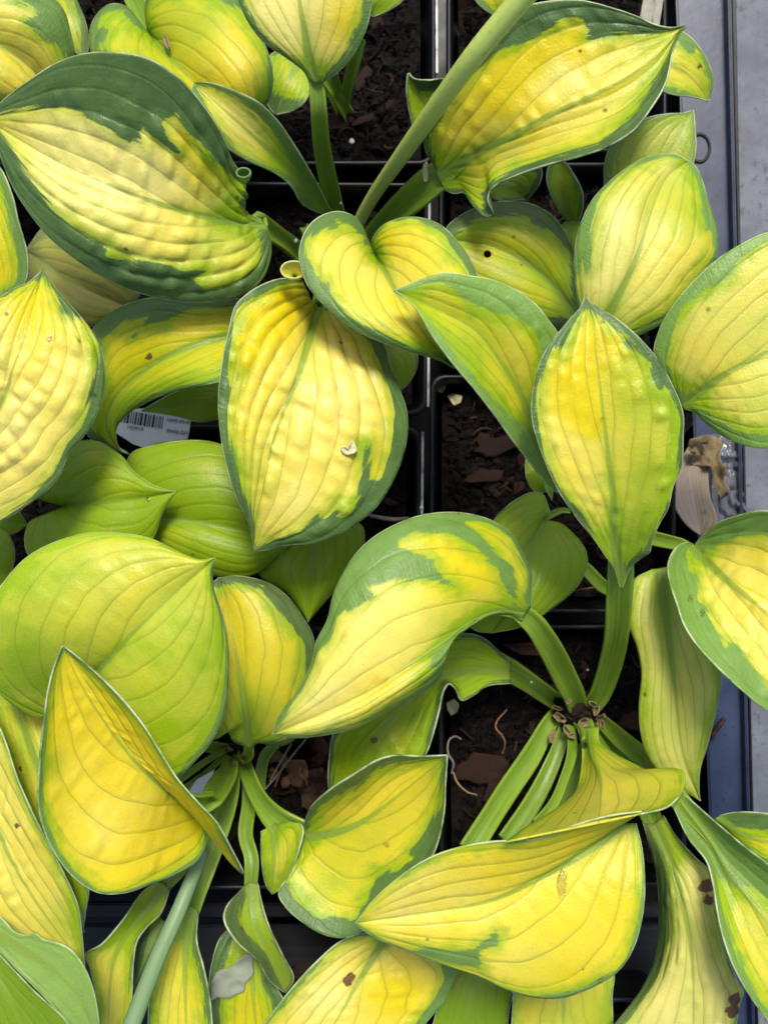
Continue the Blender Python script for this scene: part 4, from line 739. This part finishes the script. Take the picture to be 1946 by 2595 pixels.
# ------------------------------------------------------------------ small things: curls, crowns, bark, litter, label
def surf(tile, x, y, default=-1.4):
    """Height (cm) of whatever lies topmost at a measured spot."""
    bpy.context.view_layer.update(); dg = bpy.context.evaluated_depsgraph_get()
    p = spx(tile, [(x, y)])[0]; d = Vector(unproj(p, np.array(0.0)))-Vector((0, 0, HC))
    ok, loc, n, i, o, m = S.ray_cast(dg, Vector((0, 0, HC)), d.normalized())
    return (loc, n) if ok else (at(tile, x, y, default), Vector((0, 0, 1)))
def curl(tile, x, y, r, zc, h, key, par, gd=-1):
    """Rolled lobe: a short spiral of leaf blade seen end-on."""
    c = at(tile, x, y, zc); k = 2.37; R0 = r/k*PX*(HC-zc*0.01)/HC
    n, m = 44, 6; V = []; la = []; lb = []; lc = []
    for i in range(n):
        a = -0.6+i/(n-1)*math.radians(400); rr = R0*(1.0-0.14*i/(n-1))
        for j in range(m):
            f = j/(m-1); q = rr*(1-0.88*f*f)
            V.append((c.x+q*math.cos(a)*1.18, c.y+q*math.sin(a)*0.78-f*h*0.25, c.z-f*h))
            la.append((gd, .35, .5, 0)); lb.append(((1-f*0.9)*(1 if gd < 0 else .6), .5, 0.045, .3)); lc.append((9, .5, 0, 1))
    F = np.array([[i*m+j, (i+1)*m+j, (i+1)*m+j+1, i*m+j+1] for i in range(n-1) for j in range(m-1)])
    o = mesh_obj('curled_lobe', V, F, 'leaf', par, True, {'la': la, 'lb': lb, 'lc': lc}); solidify(o, 0.0005); return o
curl('E', 578, 198, 66, 8.6, 0.005, 'c1', LEAVES['L18'])
curl('A', 1462, 1036, 34, 9.8, 0.005, 'c2', LEAVES['L1'], .3)

def flake(name, tile, pts, mat, z=None, crumple=0.0012, th=0.0004, label=None, cat=None, group=None, parent=None, lift=0.0006):
    P = parse(tile, pts); c = P.mean(0); ts = np.linspace(0, 1, 40, endpoint=False)
    out_ = np.vstack([P, P[:1]]); d = np.r_[0, np.cumsum(np.linalg.norm(np.diff(out_, axis=0), axis=1))]; d /= d[-1]
    B = np.stack([np.interp(ts, d, out_[:, 0]), np.interp(ts, d, out_[:, 1])], -1)
    if z is None:
        k = 2.37; cc = (c-np.array(TILE[tile]))*k; loc, nr = surf(tile, *cc); zc = loc.z+lift
    else: zc = z*0.01; nr = Vector((0, 0, 1))
    rings = 5; V = []
    for r in range(1, rings+1):
        for q in (c+(B-c)*r/rings): V.append(q)
    V = np.array([c]+V); sd_ = RNG.randint(999)
    base = unproj(V, np.full(len(V), zc)); c3 = base[0]
    if nr.z > 0.3: base[:, 2] -= ((base[:, 0]-c3[0])*nr.x+(base[:, 1]-c3[1])*nr.y)/nr.z*0.9
    e_ = np.r_[0, np.repeat(np.arange(1, rings+1)/rings, 40)]
    base[:, 2] += (vnoise(V[:, 0]/16+50, V[:, 1]/16+50, sd_)-0.3)*crumple*2+e_**2*crumple*0.8
    F = [[0, 1+i, 1+(i+1) % 40] for i in range(40)]
    for r in range(rings-1): F += [[1+r*40+i, 1+(r+1)*40+i, 1+(r+1)*40+(i+1) % 40, 1+r*40+(i+1) % 40] for i in range(40)]
    F = [f[::-1] for f in F]
    lb = np.stack([np.linspace(-1, 1, len(V)), e_, np.full(len(V), .03), np.full(len(V), random.random())], -1)
    o = mesh_obj(name, base, F, mat, parent, True, {'lb': lb}); solidify(o, th)
    if label: tag(o, label, cat, group)
    return o
def fibre(name, tile, pts, w, zs, mat, label=None, cat=None, group=None, parent=None):
    o = petiole_px(f'{tile}|{pts}|{w}|{zs}', parent, name, mat, 'o', 1.0)
    if label: tag(o, label, cat, group)
    return o

# scaly crowns (parts of their plants)
def crown(key, tile, x, y, r, spots):
    c = at(tile, x, y, -0.6); bm = bmesh.new(); bmesh.ops.create_icosphere(bm, subdivisions=4, radius=1.0)
    V = []; R0 = r/2.37*PX
    for v in bm.verts:
        n = v.co.normalized(); k = R0*(0.8+0.5*math.sin(n.x*9+n.y*5)*math.sin(n.y*11+n.z*7)*0.6+0.25*math.sin(n.x*23+n.z*19)*math.sin(n.y*27))
        V.append((c.x+n.x*k*1.25, c.y+n.y*k, c.z+n.z*k*0.55))
    F = [[v.index for v in f.verts] for f in bm.faces]; bm.free()
    mesh_obj('crown', V, F, 'soil_fibre', PLANTS[key])
    for i, (dx, dy, s) in enumerate(spots):
        pts = []
        n = 9; a0 = random.random()*6
        for q in range(n):
            a = a0+q/n*2*math.pi; k = s*.78*random.uniform(.45, 1.2); ca, sa = math.cos(a0*2), math.sin(a0*2); ux, uy = k*math.cos(a)*.5, k*math.sin(a)*1.15; pts.append(f'{dx+ux*ca-uy*sa:.0f},{dy+ux*sa+uy*ca:.0f}')
        flake('bud_scale', tile, ' '.join(pts), 'chaff', crumple=0.0035, parent=PLANTS[key], lift=0.001)
crown('P2', 'I', 500, 1425, 115, ((400,1460,50),(385,1400,34),(530,1490,46),(350,1560,42),(620,1410,40),(640,1460,46),(455,1360,26),(470,1560,30),(655,1500,34),(590,1370,30),(430,1520,36)))
crown('P3', 'J', 1420, 260, 70, ((1390,235,22),(1455,300,20),(1420,320,18)))

# bark chips: four shared slab meshes, each chip an object of its own
def chip_mesh(seed, n=11):
    r = random.Random(seed); V = []; F = []
    ring = []
    for q in range(n):
        a = q/n*2*math.pi; k = r.uniform(.72, 1.12); ring.append((math.copysign(abs(math.cos(a))**.7, math.cos(a))*k, math.copysign(abs(math.sin(a))**.7, math.sin(a))*.52*k))
    for z, s in ((-.10, .9), (.04, 1.0), (.13, .86)):
        for (x, y) in ring: V.append((x*s, y*s, z+r.uniform(-.03, .03)))
    V.append((0, 0, .17)); V.append((0, 0, -.1))
    for l in range(2):
        for i in range(n): F.append([l*n+i, l*n+(i+1) % n, (l+1)*n+(i+1) % n, (l+1)*n+i])
    F += [[2*n+i, 2*n+(i+1) % n, 3*n] for i in range(n)]+[[(i+1) % n, i, 3*n+1] for i in range(n)]
    me = bpy.data.meshes.new('bark_chip'); me.from_pydata(V, [], F); me.materials.append(MAT['bark']); me.update(); return me
CHIPS = [chip_mesh(s) for s in (1, 5, 9, 14, 23, 31)]
def chip(x, y, z, s, rz, mesh, label='small reddish brown bark chip lying on dark potting soil', grp='bark chips on the potting soil', tilt=.35, sc=(1, 1, 1)):
    o = bpy.data.objects.new('bark_chip', CHIPS[mesh % 6]); COL.objects.link(o); o.location = (x, y, z)
    o.rotation_euler = (random.uniform(-tilt, tilt), random.uniform(-tilt, tilt), rz); o.scale = (s*sc[0], s*sc[1], s*sc[2]); tag(o, label, 'bark chip', grp); return o
WHERE = {1: 'under the upright pale yellow leaf', 2: 'behind the slanting flower stalk', 4: 'at the foot of the flower stalk', 5: 'under the leaf with a hole', 7: 'under the plain lime leaves',
         8: 'under the upright pointed leaf', 10: 'of leaf litter and thin stems', 11: 'with the scaly crown', 12: 'beyond the tray rail', 13: 'under the red blotched leaf'}
bpy.context.view_layer.update(); DG = bpy.context.evaluated_depsgraph_get(); EYE = Vector((0, 0, HC))
for pi, cnt in ((1, 34), (2, 20), (4, 34), (5, 24), (7, 24), (8, 40), (10, 44), (11, 44), (12, 14), (13, 14)):
    root, (cx, cy, hx, hy, Zs, n) = POTS[pi]
    for q in range(cnt):
        u, v = random.uniform(.06, .94), random.uniform(.06, .94); k_ = random.choice((0, 0, 1, 1, 2)); s_ = (.0030, .0048, .0078)[k_]*random.uniform(.8, 1.2)
        x, y = cx+(u*2-1)*(hx-0.014), cy+(v*2-1)*(hy-0.014); rz_, me_ = random.uniform(0, 6.3), random.randrange(6)
        z_ = -0.085+Zs[int(u*(n-1)), int(v*(n-1))]+s_*0.18; d_ = Vector((x, y, z_))-EYE
        ok, loc, *_r = S.ray_cast(DG, EYE, d_.normalized())
        if ok and (loc-EYE).length < d_.length-0.006: continue          # wholly under the leaves: not in the photo
        chip(x, y, z_, s_, rz_, me_, f"{('tiny', 'small', 'mid-sized')[k_]} reddish bark chip on soil in the pot {WHERE[pi]}", f"{('tiny', 'small', 'mid sized')[k_]} bark chips in the pot {WHERE[pi]}")
def bigchip(tile, x, y, s, rz, m, label, sc=(1, 1, 1)):
    p = at(tile, x, y, -0.95); chip(p.x, p.y, p.z, s/2.37*PX*1.03, rz, m, label, None, .12, sc)
bigchip('H', 1480, 1770, 170, .15, 2, 'large smooth red brown bark slab in the pot with the scaly crown', (1, 1.15, .6))
bigchip('L', 20, 480, 120, 1.2, 4, 'dark brown bark slab half under the thick green stems', (1, 1, .7))
bigchip('F', 40, 1255, 120, .35, 1, 'long fibrous brown bark strip beneath the folded lime leaf', (1.2, .75, .7))
bigchip('F', -40, 1440, 100, .1, 3, 'brown bark strip in the soil, lower one beneath the folded lime leaf', (1.3, .7, .7))
bigchip('K', 400, 1570, 90, .4, 5, 'pinkish brown bark chip beyond the tray rail beside the twisted leaf', (1, 1, .7))
bigchip('K', 500, 480, 130, 1.2, 0, 'curved brown bark piece in the leaf litter behind the cup leaf', (1, .8, .6))
bigchip('A', 1530, 1100, 70, .7, 1, 'thin tan bark sliver beside the curled lobe of the broad leaf', (1.2, .5, .6))
bigchip('E', 1150, 1590, 55, -.3, 2, 'tan bark chip on soil right under the tip of the central leaf', (1.2, .7, .7))
bigchip('B', 760, 720, 70, .4, 3, 'red brown bark chip in the dark pot behind the petiole', (1.2, .6, .7))
bigchip('B', 1100, 1190, 55, 1.9, 4, 'brown bark sliver between the flower stalk and the thick petiole', (1.2, .5, .7))
# leaf litter, fibres, perlite
for i, (t_, pts, mt, lb_) in enumerate((
    ('H', '150,1720 260,1650 330,1700 420,1690 440,1790 380,1896 250,1900 180,1830', 'root_fibre', 'crumpled reddish dead leaf in the litter beside the thin stems'),
    ('K', '420,370 520,340 560,430 530,520 450,600 400,560 380,470', 'bark', 'brown curled dead leaf between the litter and the cup leaf'),
    ('I', '60,1030 200,1010 420,1020 400,1070 260,1090 170,1080', 'bark', 'flat brown leaf scrap beside the petiole of the arching yellow leaf'),
    ('H', '1260,1380 1300,1350 1330,1380 1320,1430 1290,1450 1265,1420', 'pale_flake', 'small pale green flake on soil near the notched green leaf'),
    ('E', '1500,950 1530,940 1585,960 1575,1000 1540,1012 1520,985', 'pale_flake', 'pale yellow green petal scrap on soil by the pot rim'),
    ('E', '1440,890 1470,880 1485,905 1470,935 1440,925', 'chaff', 'tiny tan scrap on soil by the pot rim'),
    ('E', '865,1270 890,1265 905,1285 925,1240 935,1222 950,1250 965,1280 945,1300 900,1310 875,1295', 'pale_flake', 'small cream petal scrap stuck on the large central leaf'),
    ('A', '975,205 1000,215 1012,250 1030,300 1030,325 1010,300 990,260', 'chaff', 'narrow tan husk lying on the lime yellow heart leaf'),
    ('J', '1272,1640 1300,1580 1340,1560 1400,1550 1440,1500 1500,1470 1535,1475 1515,1540 1530,1590 1475,1640 1470,1690 1415,1700 1390,1730 1310,1715 1275,1735', 'faded_leaf', 'faded grey green torn leaf piece lying across the narrow leaves'),
    ('F', '1160,1060 1222,1070 1218,1110 1190,1130 1180,1150 1160,1175', 'card', 'white plastic scrap beside the tray under the round yellow leaf'),
    ('B', '1120,1010 1140,1000 1145,1080 1130,1085 1118,1050', 'pale_flake', 'cream petal hanging on the pot rim beside the stalk base'))):
    flake('leaf_litter' if 'dead' in lb_ else 'scrap', t_, pts, mt, label=lb_, cat='debris', crumple=0.003 if i in (0, 1) else 0.0012, z=-1.2 if i == 2 else None)
fibre('root', 'H', '1620,1420 1560,1490 1555,1530 1590,1570 1610,1620 1595,1680', '9,11,12,11,9', '-1.0,-.6,-.5,-.6,-1', 'root_fibre', 'thin orange brown root curling over soil near the bark slab', 'root')
fibre('root', 'H', '1345,1595 1310,1578 1275,1600 1268,1680 1300,1740 1290,1800', '10,13,14,13,9', '-1.1,-.8,-.7,-.8,-1.1', 'pale_fibre', 'pale grey curled root beside the red brown bark slab', 'root')
fibre('root', 'K', '1300,380 1320,440 1380,500 1440,520', '10,12,11,8', '-.7,-.6,-.6,-.8', 'chaff', 'tan curled fibre along the edge of the bark slab', 'root')
fibre('stick', 'H', '780,245 850,262 940,275 1030,270', '18,24,26,20', '-1.0,-.7,-.7,-1.0', 'pale_fibre', 'pale dry stick on soil under the tip of the central leaf', 'stick')
for i, p_ in enumerate(('420,1590 330,1700 230,1830 170,1896', '330,1620 270,1720 200,1850', '400,1720 380,1800 420,1850 400,1900', '300,1690 260,1800 230,1880')):
    fibre('straw', 'H', p_, '9,12,9', '-.6,-.4,-.7', 'pale_fibre' if i < 2 else 'root_fibre', 'thin dry straw among the reddish leaf litter', 'straw', 'straws in the leaf litter')
for i, p_ in enumerate(('1060,610 950,700 880,760 780,800', '470,710 540,695 640,680')):
    fibre('straw', 'I', p_, '6,8,6', '-.8,-.5,-.9', 'root_fibre', 'thin brown straw on soil by the petiole of the upright leaf', 'straw', 'brown straws by the upright leaf')
for t_, x, y, s_, wh in (('B', 690, 848, 17, 'large white perlite grain on soil under the upright pale leaf'), ('B', 350, 1440, 12, 'white perlite grain on the petiole of the broad blistered leaf'), ('I', 572, 1180, 7, 'tiny white perlite grain between the two petioles above the scaly crown'), ('B', 625, 1215, 8, 'small white grain beside the base of the upright petiole'), ('I', 235, 1250, 8, 'tiny pale grain on the notched leaf stem'), ('H', 1110, 205, 12, 'pale round grain by the pot rim above the arching leaf')):
    loc, nr = surf(t_, x, y); bm = bmesh.new(); bmesh.ops.create_icosphere(bm, subdivisions=2, radius=s_/2.37*PX)
    for v in bm.verts: v.co *= random.uniform(.75, 1.2)
    me = bpy.data.meshes.new('perlite_grain'); bm.to_mesh(me); bm.free(); me.materials.append(MAT['perlite'])
    o = bpy.data.objects.new('perlite_grain', me); COL.objects.link(o); o.location = loc+nr*0.0004; tag(o, wh, 'perlite', 'white perlite grains')

# dry leaf, clear film, twig and stake beside the tray
dl = leaf('DRY', None, 'F', '1190,1240 1200,1450 1257,1795', '1150,1300 1092,1450 1086,1590 1140,1700 1200,1760 1257,1795', '1330,1230 1300,1400 1310,1560 1350,1720 1257,1795', (-2.6, -1.6, -2.4), (.3, .2), mat='dry_leaf', name='dry_leaf', parent=None if False else PLANTS['P4'], auto=False, pk=.3, N=5)
dl.parent = None; dl.location = PLANTS['P4'].location; tag(dl, 'withered tan leaf hanging beside the black tray flange', 'dry leaf')
flake('dry_leaf', 'F', '1150,1230 1230,1205 1330,1195 1365,1240 1345,1330 1370,1450 1390,1560 1350,1600 1310,1480 1280,1380 1180,1370', 'chaff', z=-2.2, crumple=0.005, label='crumpled brown grey dead leaf lying on the clear film', cat='dry leaf')
def film():
    P = np.array([(1800, 1100), (1884, 1104), (1892, 1330), (1806, 1330)], float); n, m = 60, 30; V = []
    for i in range(n):
        for j in range(m):
            u, v = i/(n-1), j/(m-1); p = (P[0]*(1-v)+P[1]*v)*(1-u)+(P[3]*(1-v)+P[2]*v)*u
            h = abs(vnoise(np.array(u*9+3), np.array(v*3.5+3), 5)-.5)*1.7+abs(vnoise(np.array(u*17+9), np.array(v*7+3), 8)-.5)*.7
            V.append(unproj(p, np.array(-0.0355+0.006*float(h))))
    F = np.array([[i*m+j, (i+1)*m+j, (i+1)*m+j+1, i*m+j+1] for i in range(n-1) for j in range(m-1)])
    o = mesh_obj('plastic_film', np.array(V), F, 'clear_film', None, True); solidify(o, 0.0003); tag(o, 'crinkled wet clear plastic film on the tray flange', 'film')
film()
fibre('twig', 'I', '1395,1468 1360,1520 1330,1560 1322,1600', '26,34,28,20', '-3.2,-3.2,-3.3,-3.4', 'bark', 'short brown twig lying on the glossy tray flange', 'twig')
pst = [at('C', 935, -150, 2.0), at('C', 1050, -150, 2.0), at('C', 1000, 190, 2.4), at('C', 890, 100, 2.4)]
V = [tuple(p) for p in pst]+[(p.x, p.y, p.z-0.002) for p in pst]
st = mesh_obj('wooden_stake', V, [[3, 2, 1, 0], [4, 5, 6, 7]]+[[i, (i+1) % 4, 4+(i+1) % 4, 4+i] for i in range(4)], 'weathered_grey', None, False); tag(st, 'weathered grey wooden plant stake behind the pointed leaf tip', 'stake')
# ring moulded on the flange
bm = bmesh.new(); c = at('C', 1245, 890, -3.58); R0 = 72/2.37*PX*1.08; n, m = 48, 8; vs = []
V = []; F = []
for i in range(n):
    a = i/n*2*math.pi
    for j in range(m):
        b_ = j/m*2*math.pi; rr = R0+0.0008*math.cos(b_); V.append((c.x+rr*math.cos(a)*.85, c.y+rr*math.sin(a)*1.15, c.z+0.0007*math.sin(b_)))
F = np.array([[i*m+j, ((i+1) % n)*m+j, ((i+1) % n)*m+(j+1) % m, i*m+(j+1) % m] for i in range(n) for j in range(m)])
mesh_obj('moulded_ring', V, F, 'pot_plastic', tray)

# plant label with bar code and printing
lab_c = at('D', 920, 1150, 0.4); lab = bpy.data.objects.new('plant_label', None); COL.objects.link(lab); lab.location = lab_c
tag(lab, 'white plant label with bar code and small print under the arching leaf', 'label')
pts = parse('D', '690,1040 1040,1020 1150,1085 1128,1215 960,1235 860,1265 800,1245 700,1180'); P = unproj(pts, np.full(len(pts), 0.004)); n = len(P)
V = np.vstack([P, P-np.array([0, 0, 0.0006])]); mesh_obj('card', V, [list(range(n))[::-1], list(range(n, 2*n))]+[[i, (i+1) % n, n+(i+1) % n, n+i] for i in range(n)], 'card', lab, False)
ang = math.radians(-9); zz = 0.0043
x = 740.0
rb = random.Random(3); V = []; F = []
while x < 985:
    wv = rb.choice((5, 7, 10, 14)); p0 = at('D', x, 1040+(x-740)*.16, .43); dx = wv/2.37*PX*.99; dy = 75/2.37*PX*.99
    b0 = len(V)
    for (a_, b_) in ((0, 0), (dx, 0), (dx, -dy), (0, -dy)): V.append((p0.x+a_*math.cos(ang)-b_*math.sin(ang)*1, p0.y+a_*math.sin(ang)+b_*math.cos(ang), zz))
    F.append([b0+3, b0+2, b0+1, b0]); x += wv+rb.choice((5, 7, 9))
mesh_obj('bar_code', V, [f[::-1] for f in F], 'ink', lab, False)
def text(body, x, y, size, sx):
    cu = bpy.data.curves.new('print', 'FONT'); cu.body = body; cu.size = size; cu.materials.append(MAT['ink']); cu.extrude = 0.00002
    tmp = bpy.data.objects.new('print', cu); me = bpy.data.meshes.new_from_object(tmp); bpy.data.objects.remove(tmp)
    o = bpy.data.objects.new('print', me); COL.objects.link(o); o.parent = lab; o.location = at('D', x, y, .43)-lab_c; o.rotation_euler = (0, 0, ang); o.scale = (sx, 1, 1); return o
text('Leaves are wi', 1003, 1106, 0.0031, .58); text('develop dark', 998, 1172, 0.0031, .58); text('14359114', 762, 1152, 0.0024, .75)
# second white label stake among the thin stems
pts = parse('J', '1120,520 1180,430 1290,370 1270,430 1190,550 1140,570'); P = unproj(pts, np.full(len(pts), 0.001)); n = len(P)
V = np.vstack([P, P-np.array([0, 0, 0.0006])]); o = mesh_obj('label_stake', V, [list(range(n))[::-1], list(range(n, 2*n))]+[[i, (i+1) % n, n+(i+1) % n, n+i] for i in range(n)], 'card', None, False)
tag(o, 'blank white label stake between the thin green stems', 'label')

# water drops on the leaves
simple('water', lambda M: M.finish((1, 1, 1), rough=0.02, spec=0.5, Transmission_Weight=1.0, IOR=1.33))
for t_, x, y, s_, st_, wh in (('I', 1190, 750, 16, 1.6, 'upper water drop on the green margin of the leaf over the tray'), ('I', 1262, 838, 14, 1.8, 'lower water drop on the green margin of the leaf over the tray'), ('D', 555, 945, 14, 1.6, 'water drop on the margin of the sharp tipped blistered leaf'), ('L', 420, 1050, 26, 2.4, 'long water streak on the big yellow leaf with the rolled rim'), ('L', 652, 1632, 12, 1.6, 'tiny bright water drop at the edge of the big rolled rim leaf'), ('D', 300, 615, 14, 1.5, 'water drop in the middle of the sharp tipped blistered leaf'), ('K', 900, 820, 14, 1.3, 'water drop inside the folded cup leaf'), ('G', 890, 155, 14, 1.3, 'water drop near the tip of the pointed plain lime leaf')):
    loc, nr = surf(t_, x, y); bm = bmesh.new(); bmesh.ops.create_icosphere(bm, subdivisions=3, radius=s_/2.37*PX)
    for v in bm.verts: v.co = Vector((v.co.x, v.co.y*st_*(1+.2*math.sin(v.co.x*4000)), v.co.z*.45))
    me = bpy.data.meshes.new('water_drop'); bm.to_mesh(me); bm.free(); me.materials.append(MAT['water']); me.polygons.foreach_set('use_smooth', [True]*len(me.polygons))
    o = bpy.data.objects.new('water_drop', me); COL.objects.link(o); o.location = loc; o.rotation_euler = nr.to_track_quat('Z', 'Y').to_euler()
    tag(o, wh, 'water drop', 'water drops on the leaves')
